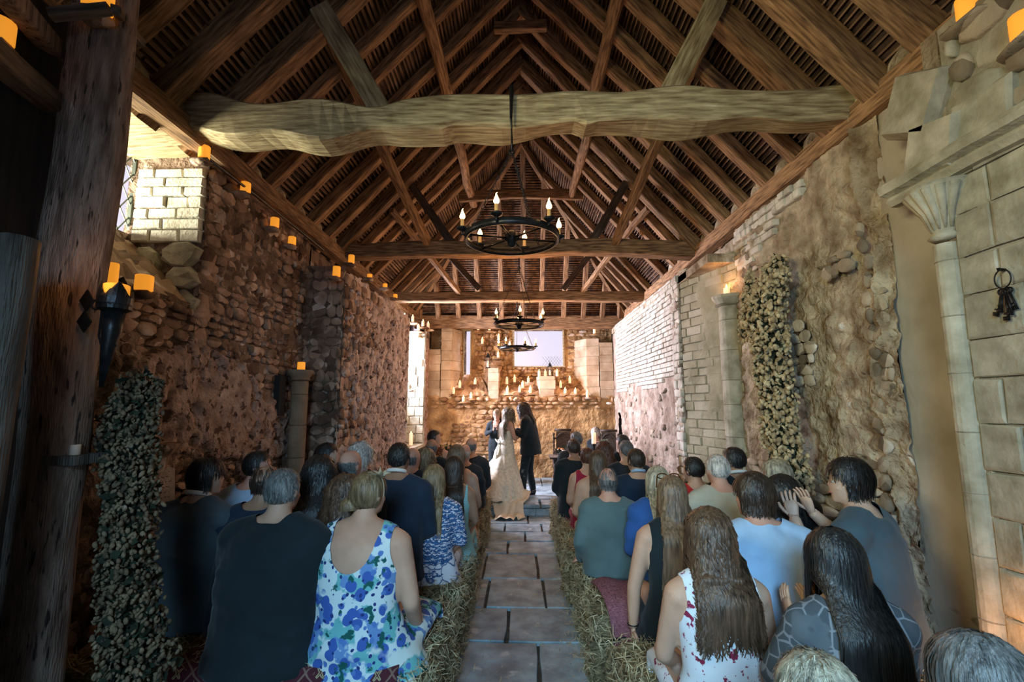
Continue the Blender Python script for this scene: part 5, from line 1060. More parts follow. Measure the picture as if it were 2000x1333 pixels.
# ---------------------------------------------------------------- hay bales, rugs, straw
m_hay = M('hay', [(.05, .038, .018), (.22, .165, .085), (.40, .31, .17)], scale=26, stretch=(1, 1, 2.5), bump=1., bscale=60, bdist=.03)
m_straw = M('straw', [(.18, .14, .07), (.48, .38, .20), (.70, .58, .36)], scale=14, bump=0, rough=.7, world=True)
def straw(n, fn, seed, L0=.05, L1=.12, w=.0028, lift=.5):
    g = np.random.default_rng(seed); P, Nn = fn(g, n); D_ = g.normal(0, 1, (n, 3)); D_ -= Nn*(D_*Nn).sum(1)[:, None]; D_ /= np.linalg.norm(D_, axis=1)[:, None]+1e-9
    D_ = D_+Nn*(np.abs(g.normal(0, lift, n)))[:, None]; D_ /= np.linalg.norm(D_, axis=1)[:, None]; L = g.uniform(L0, L1, n)[:, None]; B = np.cross(D_, Nn+g.normal(0, .4, (n, 3))); B /= np.linalg.norm(B, axis=1)[:, None]+1e-9
    bend = g.normal(0, .18, (n, 3))*L; A = P-D_*L*.3; C_ = P+D_*L*.7; Md = (A+C_)/2+bend; V = np.stack([A-B*w, A+B*w, Md+B*w, Md-B*w, C_+B*w*.5, C_-B*w*.5], 1).reshape(-1, 3); i = np.arange(n)*6
    return V, np.concatenate([np.stack([i, i+1, i+2, i+3], 1), np.stack([i+3, i+2, i+4, i+5], 1)])
BLn = (.96, .44, .50)
def bale_fn(g, n):
    f = g.integers(0, 10, n); u = g.uniform(-.5, .5, (n, 3))*np.array(BLn); N_ = np.zeros((n, 3))
    ax = np.where(f < 3, 2, np.where(f < 6, 1, 0)); sg = np.where(g.uniform(0, 1, n) < .8, -1, 1); sg = np.where(ax == 2, 1, sg); sg = np.where(ax == 0, np.where(g.uniform(0, 1, n) < .5, 1, -1), sg)
    r_ = np.arange(n); u[r_, ax] = sg*np.array(BLn)[ax]/2*1.02; N_[r_, ax] = sg; u[:, 2] += BLn[2]/2; return u, N_
bale_me = []
for k in range(3):
    nx, ny, nz = 14, 8, 9; q = MB(); bm = None
    import bmesh
    b = bmesh.new(); bmesh.ops.create_cube(b, size=1); bmesh.ops.subdivide_edges(b, edges=b.edges[:], cuts=11, use_grid_fill=True); V = np.array([v.co[:] for v in b.verts]); rr = np.abs(V)**6; V = V*(1-.06*np.clip(rr.sum(1, keepdims=True)*64-1, 0, 2))
    V = V*np.array(BLn); V[:, 2] += BLn[2]/2; d = fbm(V*14+k*9, 3, k); V += (V-np.array((0, 0, .25)))*d[:, None]*.22; V[:, 2] = np.clip(V[:, 2], 0, .505)
    for v, c in zip(b.verts, V): v.co = c
    me = bpy.data.meshes.new('bale_body'); b.to_mesh(me); b.free(); me.materials.append(m_hay)
    sv, sf = straw(2300, bale_fn, 40+k); ms = rawmesh('straw', sv, sf); ms.materials.append(m_straw); bale_me.append((me, ms))
m_twine = M('twine', [(.30, .20, .10)], bump=0)
def bale(x, y, rz, label, k, z=0, sc=(1, 1, 1)):
    o = empty('hay_bale', (x, y, z), rz, label=label, category='hay bale', group='hay bales used as pews'); o.scale = sc
    link('bale_body', bale_me[k % 3][0], o); s_ = link('straw', bale_me[k % 3][1], o); s_['kind'] = 'stuff'
    q = MB()
    for xx in (-.24, .24): q.loft([(xx, -.225, .0), (xx, -.228, .5), (xx, .228, .505), (xx, .225, .0)], .003, 5)
    q.build('twine', m_twine, o); return o
rowsL = [2.76, 3.22, 3.86, 4.52, 5.18, 5.9, 6.5, 7.12]; rowsR = [2.72, 3.48, 4.12, 4.78, 5.45, 6.1, 6.78]
on = ['nearest', 'second', 'third', 'fourth', 'fifth', 'sixth', 'seventh', 'eighth']
k = 0
for side, rws in (('left', rowsL), ('right', rowsR)):
    for i, y in enumerate(rws):
        for j in (0, 1):
            if side == 'right' and i == 0 and j == 1: continue
            x = (.46+.49+.98*j)*(-1 if side == 'left' else 1)+(.0 if side == 'left' else -.02-.09*j)+(.07 if (side == 'right' and i == 0) else 0); k += 1
            nr = (side == 'left' and y > 5.0) or (side == 'right' and y > 5.0)
            s3 = (1, 1, 1) if side == 'left' or not j else (.92, 1, 1)
            if nr and j: x = (-1.72 if side == 'left' else 1.72); s3 = (.60, 1, 1)
            bale(x+random.uniform(-.02, .02), y, R(random.uniform(-2, 2))+(math.pi if side == 'left' and j else 0), 'hay bale %s of the %s row %s of the aisle' % ('at the aisle end' if j == 0 else 'on the wall side', on[i], side), k, 0, s3)
bale(1.22, 2.16, 0, 'hay bale under the white sprigged dress, nearest on the right', 1); bale(1.95, 2.2, R(80), 'hay bale by the stone pier holding the fire dish', 2, 0, (.8, .8, 1.2))
bale(.75, 1.3, 0, 'hay bale under the pale blonde head at the bottom edge', 0, 0, (1, 1, .85)); bale(1.75, 1.2, 0, 'hay bale under the grey haired person in the corner', 1, 0, (.9, 1, .9))
m_rug = bpy.data.materials.new('rug_burgundy'); m_rug.use_nodes = True; nt = m_rug.node_tree; N_ = nt.nodes; L_ = nt.links; bb = N_['Principled BSDF']; bb.inputs['Roughness'].default_value = .95
tc = N_.new('ShaderNodeTexCoord'); sx = N_.new('ShaderNodeSeparateXYZ'); L_.new(tc.outputs['UV'], sx.inputs[0])
def mth(op, a, b_=None, c=None):
    n = N_.new('ShaderNodeMath'); n.operation = op
    for i, v in enumerate((a, b_, c)):
        if v is None: continue
        if isinstance(v, (int, float)): n.inputs[i].default_value = v
        else: L_.new(v, n.inputs[i])
    return n.outputs[0]
def band(v, w): return mth('LESS_THAN', mth('ABSOLUTE', mth('SUBTRACT', mth('FRACT', v), .5)), w)
U0, V0 = sx.outputs[0], sx.outputs[1]; a_ = mth('ADD', U0, V0); b_ = mth('SUBTRACT', U0, V0); dl = mth('MAXIMUM', band(mth('MULTIPLY', a_, 7), .04), band(mth('MULTIPLY', b_, 7), .04))
fu = mth('SUBTRACT', mth('FRACT', mth('MULTIPLY', a_, 7)), .5); fv = mth('SUBTRACT', mth('FRACT', mth('MULTIPLY', b_, 7)), .5)
fa = mth('ABSOLUTE', mth('SUBTRACT', mth('FRACT', mth('ADD', mth('MULTIPLY', a_, 7), .5)), .5)); fb = mth('ABSOLUTE', mth('SUBTRACT', mth('FRACT', mth('ADD', mth('MULTIPLY', b_, 7), .5)), .5))
rr_ = mth('SQRT', mth('ADD', mth('MULTIPLY', fa, fa), mth('MULTIPLY', fb, fb))); pet = mth('ABSOLUTE', mth('SUBTRACT', rr_, mth('MULTIPLY_ADD', mth('ABSOLUTE', mth('SUBTRACT', fa, fb)), .9, .05))); fl_ = mth('MULTIPLY', mth('LESS_THAN', pet, .025), mth('LESS_THAN', rr_, .24))
mx = N_.new('ShaderNodeMix'); mx.data_type = 'RGBA'; L_.new(dl, mx.inputs[0]); mx.inputs[6].default_value = (.075, .012, .022, 1); mx.inputs[7].default_value = (.22, .13, .10, 1)
mx2 = N_.new('ShaderNodeMix'); mx2.data_type = 'RGBA'; L_.new(fl_, mx2.inputs[0]); L_.new(mx.outputs[2], mx2.inputs[6]); mx2.inputs[7].default_value = (.42, .36, .20, 1); L_.new(mx2.outputs[2], bb.inputs['Base Color'])
def rug(x0, x1, y, label, drop=.12):
    prof = [(y+.23, .42), (y+.225, .522), (y+.1, .526), (y, .522), (y-.1, .526), (y-.232, .522), (y-.245, .50), (y-.25, .52-drop)]; nX = 24; V = []; UV = []; s_ = 0; pr = prof[0]
    for (yy, zz_) in prof:
        s_ += math.hypot(yy-pr[0], zz_-pr[1]); pr = (yy, zz_)
        for i in range(nX): x = x0+(x1-x0)*i/(nX-1); V.append((x, yy+.006*math.sin(x*19+yy*5), zz_+.006*math.sin(x*13+yy*11))); UV.append((x, s_))
    Fc = [(j*nX+i, j*nX+i+1, (j+1)*nX+i+1, (j+1)*nX+i) for j in range(len(prof)-1) for i in range(nX-1)]; me = rawmesh('rug', V, Fc, True); ul = me.uv_layers.new(name='UVMap')
    for lp in me.loops: ul.data[lp.index].uv = UV[lp.vertex_index]
    o = link('rug', me, None, m_rug, label=label, category='rug'); sm = o.modifiers.new('s', 'SOLIDIFY'); sm.thickness = .012; return o
rug(-1.78, -.62, 2.76, 'burgundy patterned rug under the floral sundress on the front left bales', .22); rug(-2.4, -1.25, 3.22, 'burgundy patterned rug under the dark blue suit by the left wall', .2)
rug(.58, 1.95, 3.48, 'burgundy patterned rug beside the mauve jacket on the right'); rug(.55, 1.9, 4.12, 'dark red rug under the balding man in the blue green jumper'); rug(.52, 1.9, 6.1, 'red rug on the far right bales near the step')
def aisle_fn(g, n):
    sd = np.where(g.uniform(0, 1, n) < .5, -1, 1); x = sd*(.54-np.abs(g.normal(0, .09, n)))-.03; y = g.uniform(2.3, 8.0, n); m = g.uniform(0, 1, n) < .16; x = np.where(m, g.uniform(-.5, .5, n), x)
    return np.stack([x, y, np.full(n, .024)], 1), np.tile(np.array((0, 0, 1.)), (n, 1))
sv, sf = straw(1900, aisle_fn, 9, .03, .09, .0018, .12)
def rw(g, n):
    sd = np.where(g.uniform(0, 1, n) < .5, -1, 1); return np.stack([sd*g.uniform(.55, 1.95, n), g.uniform(2, 7.8, n), np.full(n, .03)], 1), np.tile(np.array((0, 0, 1.)), (n, 1))
s2, f2_ = straw(3200, rw, 19, .05, .12, .002, .3); link('loose_straw', rawmesh('loose_straw', np.vstack([sv, s2]), np.vstack([sf, f2_+len(sv)])), None, m_straw, label='loose straw scattered over the floor and the edges of the stone aisle', category='straw', kind='stuff')
# mauve jacket draped over the second right bale
m_mauve = M('knit_mauve', [(.10, .035, .05), (.22, .075, .10), (.34, .14, .17)], scale=60, stretch=(1, 1, 5), bump=.3, bscale=150, rough=.95)
jk = empty('draped_jacket', (.60, 3.4, .52), label='mauve knitted jacket draped over the bale beside the aisle', category='jacket')
prof = [(.25, .02), (.12, .05), (0, .055), (-.12, .05), (-.2, .03), (-.235, -.06), (-.24, -.18), (-.25, -.30), (-.245, -.42)]; V = []; nX = 20
for j, (yy, zz_) in enumerate(prof):
    for i in range(nX): s_ = i/(nX-1); wd = .34-.012*j-.02*(j < 2); V.append((-.10+.02*j*.6+s_*wd, yy-.03*math.sin(s_*9+j*.7)*(j > 4)-.02*abs(math.sin(s_*3.1)), zz_+.015*math.sin(s_*7+j)+.04*math.sin(s_*math.pi)*(j < 5)))
o = link('jacket_body', rawmesh('jacket_body', V, [(j*nX+i, j*nX+i+1, (j+1)*nX+i+1, (j+1)*nX+i) for j in range(len(prof)-1) for i in range(nX-1)], True), jk, m_mauve); o.modifiers.new('s', 'SOLIDIFY').thickness = .02; o.modifiers.new('b', 'SUBSURF').levels = 1
q = MB(); q.loft([(.1, -.2, .03), (.2, -.255, -.05), (.24, -.28, -.12), (.16, -.30, -.20), (.13, -.29, -.36)], [(.05, .03), (.055, .03), (.05, .03), (.05, .028), (.045, .025)], 12); q.build('sleeve', m_mauve, jk, True)
q = MB(); q.loft([(-.08, -.262, -.13), (.05, -.275, -.10), (.22, -.27, -.09)], .008, 8); q.build('belt', M('belt_black', [(.02, .02, .025)], bump=0), jk)

# ---------------------------------------------------------------- candles
m_led = M('candle_lit_wax', [(1, .42, .06)], bump=0, rough=.6, emit=(1, .36, .03), est=.75)
m_wax = M('candle_wax', [(.82, .62, .46)], bump=0, rough=.5, emit=(1, .56, .32), est=.85); m_wax2 = M('candle_wax_unlit', [(.62, .50, .40)], bump=0, rough=.5); m_wick = M('wick', [(.02, .02, .02)], bump=0)
m_flame = M('flame', [(1, .8, .4)], bump=0, emit=(1, .55, .18), est=26.); m_bulb = M('flame_bulb', [(1, .85, .6)], bump=0, emit=(1, .56, .22), est=12.)
def cmesh(led, unlit=False):
    q = MB(); r = .5; q.lathe([(.47, 0), (.5, .03), (.5, .96), (.46, 1), (.38, .97), (.36, .88), (.0, .87)] if not led else [(.47, 0), (.5, .04), (.49, .96), (.45, 1), (.36, .98), (.30, .85), (0, .83)], 14); return q.mesh('wax', True)
CMM = {k: cmesh(k == 'led') for k in ('led', 'wax', 'unlit')}
for k_, m_ in (('led', m_led), ('wax', m_wax), ('unlit', m_wax2)): CMM[k_].materials.append(m_)
q = MB(); q.lathe([(.02, 0), (.22, .10), (.30, .25), (.22, .50), (.09, .78), (.01, 1)], 8); FM = q.mesh('flame', True); FM.materials.append(m_flame)
q = MB(); q.loft([(0, 0, 0), (0, .0, 1)], .5, 5); WM = q.mesh('wick'); WM.materials.append(m_wick)
def candle(P, d, h, label, kind='wax', group=None, flame=True, tilt=0):
    o = empty('candle', P, label=label, category='candle')
    if group: o['group'] = group
    o.rotation_euler = (0, tilt, 0); w = link('wax', CMM[kind], o); w.scale = (d, d, h)
    if kind == 'wax' and flame:
        k = link('wick', WM, o); k.location = (0, 0, h*.87); k.scale = (.003, .003, h*.13+.008); f = link('flame', FM, o); f.location = (0, 0, h+.004); f.scale = (.034, .034, .042)
    return o
def shelf(P, w=.13, par=None, mat=None, nrm=(1, 0, 0)):
    o = link('ledge_stone', var_mesh(RUB[int(abs(P[0]*977+P[1]*131)) % 12], 'stone', mat or m_stoneL), par or wall_left); A = np.eye(4); n = np.array(nrm, float); t = np.cross((0, 0, 1.), n); A[:3, 0] = t*w*1.5; A[:3, 1] = (0, 0, .055); A[:3, 2] = n*w; A[:3, 3] = np.array(P)-n*w*.55-np.array((0, 0, .024)); o.matrix_world = Matrix(A.tolist())
G1 = 'glowing candles along the left wall top'
led = [((398, 311), -2.47, .082, .105, 'near the lit end of the big tie beam'), ((479, 376), -2.47, .085, .09, 'second along the left wall top'), ((536, 444), -2.47, .082, .095, 'third along the left wall top'), ((570, 478), -2.47, .08, .085, 'at the far end of the black rail'),
       ((686, 514), -2.10, .075, .10, 'on the corner of the left chancel wall'), ((657, 540), -2.16, .088, .115, 'just below the left wall corner'), ((722, 543), -2.10, .07, .05, 'low on top of the pitted left wall'), ((752, 562), -2.10, .07, .06, 'on the sloping top of the pitted wall, further back'), ((772, 582), -2.10, .07, .06, 'beyond the last tie beam on the left wall top'),
       ((280, 568), -2.45, .105, .10, 'on a stone beside the torch bracket'), ((217, 566), -2.12, .05, .14, 'rising behind the flame cut torch'), ((602, 728), -2.43, .082, .09, 'on the slim column by the left wall'), ((190, 20), -2.0, .12, .1, 'above the oak post at the top left'), ((-4, 82), -2.2, .1, .1, 'cut by the left picture edge')]
for (px, X_, d, h, tx) in led:
    P = atX(px[0], px[1], X_)
    if 'slim column' in tx: P = Vector((-2.43, 5.15, zc2))
    candle(P, d, h, 'glowing orange candle '+tx, 'led', G1)
    if 'column' not in tx: shelf((P.x, P.y, P.z), .085)
P = atX(146, 889, -1.95); candle(P, .04, .045, 'small unlit pinkish candle on the oak post', 'unlit'); q = MB(); q.box((P.x-.02, P.y+.03, P.z-.02), (.14, .16, .04)); q.build('post_shelf', m_darkpost, fr).matrix_parent_inverse = fr.matrix_basis.inverted()
for px, d, h, tx in (((1895, 36), .105, .12, 'glowing orange candle on the wall top at the upper right'), ((2004, 75), .1, .12, 'glowing orange candle cut by the right picture edge')):
    P = atX(px[0], px[1], 2.28); candle(P, d, h, tx, 'led'); shelf(tuple(P), .16, pier, m_stoneR, (-1, 0, 0))
candle((2.36, 5.33, zc1), .07, .09, 'burning candle on top of the engaged stone column', 'wax'); point('candle_glow', (2.24, 5.22, zc1+.14), 2.5)
m_ledge = m_stoneB
def sillP(px, py):
    P = None
    for _ in range(1):
        r = ray(px, py); # plane z = 2.0 + (Y-D)*1.02
        t = (2.03-D*1.02-H)/(r[2]-1.02*r[1]) if abs(r[2]-1.02*r[1]) > 1e-6 else 0; P = Vector((r[0]*t, r[1]*t, H+r[2]*t))
    return P
cl = {'in the niche under the narrow window': [(898, 758), (886, 770), (928, 751), (905, 785), (920, 779)], 'in the niche under the big window': [(990, 751), (1005, 747), (1032, 747), (1021, 758), (991, 769), (1015, 767), (1036, 768)], 'in the right hand niche of the back wall': [(1095, 758), (1104, 769), (1113, 749), (1136, 745), (1124, 770), (1147, 776)]}
od = ['first', 'second', 'third', 'fourth', 'fifth', 'sixth', 'seventh']
for tx, L__ in cl.items():
    for i, (px, py) in enumerate(sorted(L__)):
        P = sillP(px, py); candle(P, .062, random.uniform(.10, .14), 'lit pillar candle '+tx+', '+od[i]+' from the left', 'wax', 'candles '+tx); shelf((P.x, P.y+.02, P.z), .15, wall_back, m_ledge, (0, -1, 0))
oth = [(1053, 732, D+.14, 'left of the lantern on the ruined pier'), (1065, 732, D+.2, 'between the end candle and the lantern on the ruined pier'), (1088, 732, D+.14, 'right of the lantern on the ruined pier'), (1161, 652, D+.1, 'on top of the right hand ashlar pier'), (874, 643, D+.05, 'on top of the tall left ashlar pier'),
       (836, 642, 10.5, 'on the corner between left and back wall'), (817, 646, 10.3, 'low on the left jamb top, white and thick'), (826, 638, 10.4, 'on the left jamb top near the corner'), (806, 629, 10.2, 'on the left wall top above the window recess'), (790, 626, 9.9, 'nearest on the left wall top above the recess'), (816, 658, 10.34, 'in the gap of the left jamb'), (942, 672, D2-.12, 'on a stone between the two windows, left one'),
       (974, 665, D2-.12, 'beside the upper left edge of the big window'), (973, 699, D2-.12, 'beside the lower left edge of the big window'), (934, 645, D2-.12, 'under the eaves right of the narrow window'), (956, 646, D2-.12, 'under the eaves left of the big window'), (797, 761, 10.34, 'on the left jamb half way up')]
for px, py, Y, tx in oth:
    P = atY(px, py, Y)
    if 'ruined' in tx: P.z = 2.475
    candle(P, .062, .12, 'lit pillar candle '+tx, 'wax', 'candles high on the back and left walls')
    if 'ruined' not in tx: shelf((P.x, P.y+.03, P.z), .15, wall_back, m_ledge, (0, -1, 0))
candle((-2.3, 9.95, .985), .075, .24, 'tall white candle burning on the ledge of the left recess', 'wax'); point('candle_glow', (-2.3, 9.9, 1.45), 2.5)
# ---------------------------------------------------------------- chandeliers
def chandelier(x, y, zr, ztop, label, rz=0):
    o = empty('chandelier', (x, y, zr), rz, label=label, category='chandelier', group='wheel chandeliers hung from the tie beams'); Rr = .335; q = MB()
    V = []; n = 48
    for (r_, z_) in ((Rr-.008, -.024), (Rr+.008, -.024), (Rr+.010, .024), (Rr-.010, .024)): V += [(r_*math.cos(6.2832*i/n), r_*math.sin(6.2832*i/n), z_) for i in range(n)]
    q.add(V, [(a*n+i, a*n+(i+1) % n, ((a+1) % 4)*n+(i+1) % n, ((a+1) % 4)*n+i) for a in range(4) for i in range(n)]); q.build('wheel_rim', m_iron, o, True)
    q = MB(); q.lathe([(.012, -.07), (.03, -.055), (.034, -.03), (.045, -.02), (.045, .03), (.03, .045), (.014, .06)], 14)
    for i in range(6): a = i*math.pi/3; q.loft([(.047*math.cos(a), .047*math.sin(a), -.02), (.047*math.cos(a), .047*math.sin(a), .045)], .007, 6)
    q.build('hub', m_iron, o, True)
    for i in range(6):
        a = i*math.pi/3+.26; ca, sa = math.cos(a), math.sin(a); q = MB(); q.loft([(.04*ca, .04*sa, 0), ((Rr-.005)*ca, (Rr-.005)*sa, 0)], .0075, 8); q.build('spoke', m_iron, o, True)
        X_, Y_ = (Rr+.028)*ca, (Rr+.028)*sa; q = MB(); q.loft([(Rr*ca, Rr*sa, -.01), (X_, Y_, .0), (X_, Y_, .03)], .008, 6); q.lathe([(.010, .02), (.04, .035), (.044, .045), (.03, .046), (.012, .05)], 14, (X_, Y_, 0)); cp = q.build('drip_pan', m_iron, o, True)
        q = MB(); q.lathe([(.013, 0), (.0145, .01), (.013, .055), (.0145, .06)], 10, (X_, Y_, .047)); q.build('candle_tube', M('tube_cream', [(.60, .34, .12)], bump=0), cp, True)
        q = MB(); q.lathe([(.010, 0), (.019, .014), (.020, .026), (.013, .045), (.006, .062)], 10, (X_, Y_, .107)); q.loft([(X_, Y_, .165), (X_-.002, Y_, .178), (X_+.005, Y_, .19)], [.006, .004, .001], 6); q.build('flame_bulb', m_bulb, cp, True)
    hh = ztop-zr; hk = .28 if hh > .6 else .0
    for i in range(3):
        a = i*2*math.pi/3+.9; p0 = np.array((Rr*math.cos(a), Rr*math.sin(a), .02)); p1 = np.array((0, 0, hh-.12)); L_ = np.linalg.norm(p1-p0); nl = int(L_/.030); d = (p1-p0)/L_; s1 = np.cross(d, (0, 0, 1)); s1 /= np.linalg.norm(s1); s2 = np.cross(d, s1); q = MB()
        for j in range(nl):
            c = p0+d*(j+.5)*L_/nl; s_ = s1 if j % 2 else s2; q.loft([c+d*.019*math.cos(t)+s_*.009*math.sin(t) for t in np.linspace(0, 2*math.pi, 9)[:-1]], .0026, 5, closed=True)
        q.build('chain', m_iron, o)
    q = MB(); q.loft([(0, 0, hh-.13), (0, 0, hh-.04), (.0, -.0, hh+.01)], .008, 8); q.loft([(0.02*math.cos(t), 0, hh-.13+.02*math.sin(t)) for t in np.linspace(0, 2*math.pi, 12)[:-1]], .005, 6, closed=True); q.build('hook', m_iron, o, True); return o
c1 = atY(1000, 470, 3.35); c2 = atY(1014, 634, 6.42); c3 = atY(1010, 681, 9.1)
ch1 = chandelier(c1.x, 3.30, c1.z, 3.84, 'nearest and largest wheel chandelier hung from the big tie beam'); chandelier(c2.x, 6.42, c2.z, 3.86, 'middle wheel chandelier hung from the second tie beam', .3); chandelier(c3.x, 9.1, c3.z, 3.83, 'far wheel chandelier in front of the big back window', .7)
q = MB(); Ys = 3.35; q.loft([(c1.x, 3.19, 4.16), (c1.x, 3.18, 4.1), (c1.x-.004, 3.18, 3.9), (c1.x, 3.2, 3.84), (c1.x, 3.30, 3.83)], [.018, .016, .010, .006, .006], 8); q.build('hook_strap', m_iron, ch1).matrix_parent_inverse = Matrix.Identity(4)
bpy.data.objects['hook_strap'].location = (-c1.x, -3.30, -c1.z)
# ---------------------------------------------------------------- lanterns, torch, keys
def lantern(P, s, label, lit=True):
    o = empty('lantern', P, label=label, category='lantern'); q = MB(); q.lathe([(.06*s, 0), (.062*s, .01*s), (.05*s, .02*s)], 6); q.lathe([(.062*s, .25*s), (.066*s, .258*s), (.030*s, .30*s), (.034*s, .305*s), (.03*s, .325*s), (.012*s, .345*s), (.006*s, .36*s)], 6)
    for i in range(6): a = i*math.pi/3; q.loft([(.055*s*math.cos(a), .055*s*math.sin(a), .01*s), (.055*s*math.cos(a), .055*s*math.sin(a), .255*s)], .004*s, 5)
    q.loft([(.02*s*math.cos(t), 0, .375*s+.02*s*math.sin(t)) for t in np.linspace(0, 2*math.pi, 11)[:-1]], .003*s, 5, closed=True); q.build('lantern_frame', m_iron, o)
    q = MB(); q.lathe([(.05*s, .02*s), (.05*s, .25*s)], 6); q.build('glass_pane', m_glass, o)
    return o
lantern((atY(953, 719, D+.12).x, D+.13, 2.665), 1.0, 'black glazed lantern with a candle on the left back pier'); candle((atY(953, 719, D+.12).x, D+.13, 2.69), .05, .10, 'lit candle inside the left black lantern', 'wax')
P = atY(1074, 731, D+.2); lantern((P.x, D+.22, 2.475), .92, 'black glazed lantern among candles on the ruined right pier'); candle((P.x, D+.22, 2.50), .05, .08, 'lit candle inside the right black lantern', 'wax')
# torch
tP = atY(224, 600, 2.0); to = empty('wall_torch', tP, label='black iron torch bracket with flame shaped rim on the oak post', category='torch'); q = MB(); n = 28; V = []; r0 = .060
for j, z_ in enumerate((0, .02, .05, .085, .12)):
    for i in range(n):
        a = 2*math.pi*i/n; ph = (i % 7)/7; top = .045+.075*(1-abs(ph-.45)*2)**.8; V.append(((r0+.006*math.sin(j))*math.cos(a+.04*j), (r0+.006*math.sin(j))*math.sin(a+.04*j), min(z_, top)-.01))
q.add(V, [(j*n+i, j*n+(i+1) % n, (j+1)*n+(i+1) % n, (j+1)*n+i) for j in range(4) for i in range(n)]); q.lathe([(.045, -.022), (.062, -.012), (.064, .01), (.058, .012)], 20); cup = q.build('flame_cup', m_iron, to); cup.modifiers.new('s', 'SOLIDIFY').thickness = .004
q = MB(); q.loft([(0, 0, -.02), (.0, 0, -.11), (-.008, 0, -.17), (-.02, 0, -.35)], [.042, .036, .028, .008], 14); q.build('tapered_handle', m_iron, to, True)
q = MB(); q.loft([(-.055, 0, -.0), (-.055, 0, -.13), (-.04, 0, -.17), (.03, 0, -.17)], .005, 6); q.loft([(-.06-.03+.03*math.cos(t)*(1-t/12), .01, .01+.03*math.sin(t)*(1-t/12)) for t in np.linspace(0, 8, 20)], .005, 6); q.build('scroll_bracket', m_iron, to)
q = MB()
for zc_ in (.035, -.06): q.add([(-.155, .03, zc_+.05), (-.12, .03, zc_), (-.15, .03, zc_-.05), (-.185, .03, zc_), (-.155, .022, zc_+.05), (-.12, .022, zc_), (-.15, .022, zc_-.05), (-.185, .022, zc_)], [(0, 1, 2, 3), (4, 7, 6, 5), (0, 4, 5, 1), (1, 5, 6, 2), (2, 6, 7, 3), (3, 7, 4, 0)])
q.build('wall_plate', m_iron, to); candle(tP+Vector((0, 0, .0)), .098, .10, 'glowing orange candle inside the flame cut torch', 'led'); point('torch_glow', tP+Vector((-.02, -.13, .16)), 1.0, (1, .45, .15), .03)
# keys
kp = atX(1958, 545, 2.262); ko = empty('key_ring', kp, label='bunch of big black iron keys hanging on the ashlar pier', category='keys'); q = MB(); q.loft([(0, .038*math.cos(t), -.0+.045*math.sin(t)) for t in np.linspace(0, 2*math.pi, 21)[:-1]], .003, 6, closed=True); q.build('ring', m_iron, ko, True)
q = MB(); q.loft([(.04, .01, .045), (-.012, .0, .045), (-.012, -.0, .052)], .008, 8); q.build('peg', m_iron, ko)
for i in range(5):
    a = R(-16+8*i); q = MB(); q.loft([(.0, .016*math.cos(t), -.062+.014*math.sin(t)) for t in np.linspace(0, 2*math.pi, 13)[:-1]], .0038, 6, closed=True); l = .085+.02*(i % 3)
    q.loft([(0, 0, -.074), (0, 0, -.074-l)], .0048, 8); q.box((0, .012, -.074-l+.012), (.005, .024, .018)); q.box((0, .010, -.074-l+.034), (.005, .018, .006)); o = q.build('key', m_iron, ko, True); o.rotation_euler = (a, 0, 0); o.location = (-.006*(i % 2)+.004, 0, 0)
# ---------------------------------------------------------------- hop garlands
m_cone = M('hop_cone', [(.16, .11, .05), (.42, .32, .17), (.68, .56, .34)], scale=16, bump=.3, bscale=60, world=True, rough=.8); m_leaf = M('hop_leaf', [(.006, .012, .008), (.014, .024, .014), (.03, .04, .02)], scale=9, bump=.2, world=True)
def hops(name, path, rads, n, nl, label, seed, sz=.024, mat=m_cone, side=1):
    g = np.random.default_rng(seed); P = np.array([tuple(p) for p in path]); P[:, 0] -= .05*np.sign(P[:, 0]); rd = np.array(rads); m = len(P)-1; t = g.uniform(0, m, n+nl); i = np.minimum(t.astype(int), m-1); f = (t-i)[:, None]; c = P[i]*(1-f)+P[i+1]*f; r = rd[i]*(1-f)+rd[i+1]*f
    d = g.normal(0, 1, (n+nl, 3)); d /= np.linalg.norm(d, axis=1)[:, None]; rr = g.uniform(.35, 1.02, n+nl)[:, None]**.5; Q = c+d*r*rr*(1+.25*vnoise(c*5+d*2, seed))[:, None]
    q = MB(); q.ell((0, 0, 0), (.62, .62, 1), None, 6, 4); V0 = np.vstack(q.V); V0[:, :2] *= (1+.25*np.cos(V0[:, 2]*9))[:, None]; F0 = q.F
    s_ = sz*g.uniform(.6, 1.25, n); vs = V0[None]*s_[:, None, None]; tl = g.normal(0, .35, (n, 2)); vs[:, :, 0] += vs[:, :, 2]*tl[:, :1]; vs[:, :, 1] += vs[:, :, 2]*tl[:, 1:]; vs += Q[:n, None]; nv = len(V0)
    tri = [f_ for f_ in F0 if len(f_) == 3]; qd = [f_ for f_ in F0 if len(f_) == 4]; qd += [(a, b, c_, c_) for a, b, c_ in []]
    FF = [tuple(np.array(f_)+nv*k_) for k_ in range(n) for f_ in F0]; o = empty(name, tuple(P[0]), label=label, category='garland'); off = P[0]
    link('hop_cones', rawmesh('hop_cones', vs.reshape(-1, 3)-off, FF, True), o, mat, kind='stuff')
    A = g.normal(0, 1, (nl, 3)); A /= np.linalg.norm(A, axis=1)[:, None]; B = np.cross(A, g.normal(0, 1, (nl, 3))); B /= np.linalg.norm(B, axis=1)[:, None]; L_ = g.uniform(.03, .055, nl)[:, None]; c = c[n:]+(Q[n:]-c[n:])*.78
    C_ = np.cross(A, B); V = np.stack([c, c+A*L_*.5+B*L_*.4+C_*L_*.1, c+A*L_, c+A*L_*.5-B*L_*.45+C_*L_*.1], 1).reshape(-1, 3)-off; link('hop_leaves', rawmesh('hop_leaves', V, np.arange(nl*4).reshape(-1, 4)), o, m_leaf, kind='stuff'); q = MB(); q.loft([tuple(p-off) for p in P], .02, 6); q.build('bine', m_darkwood, o); return o
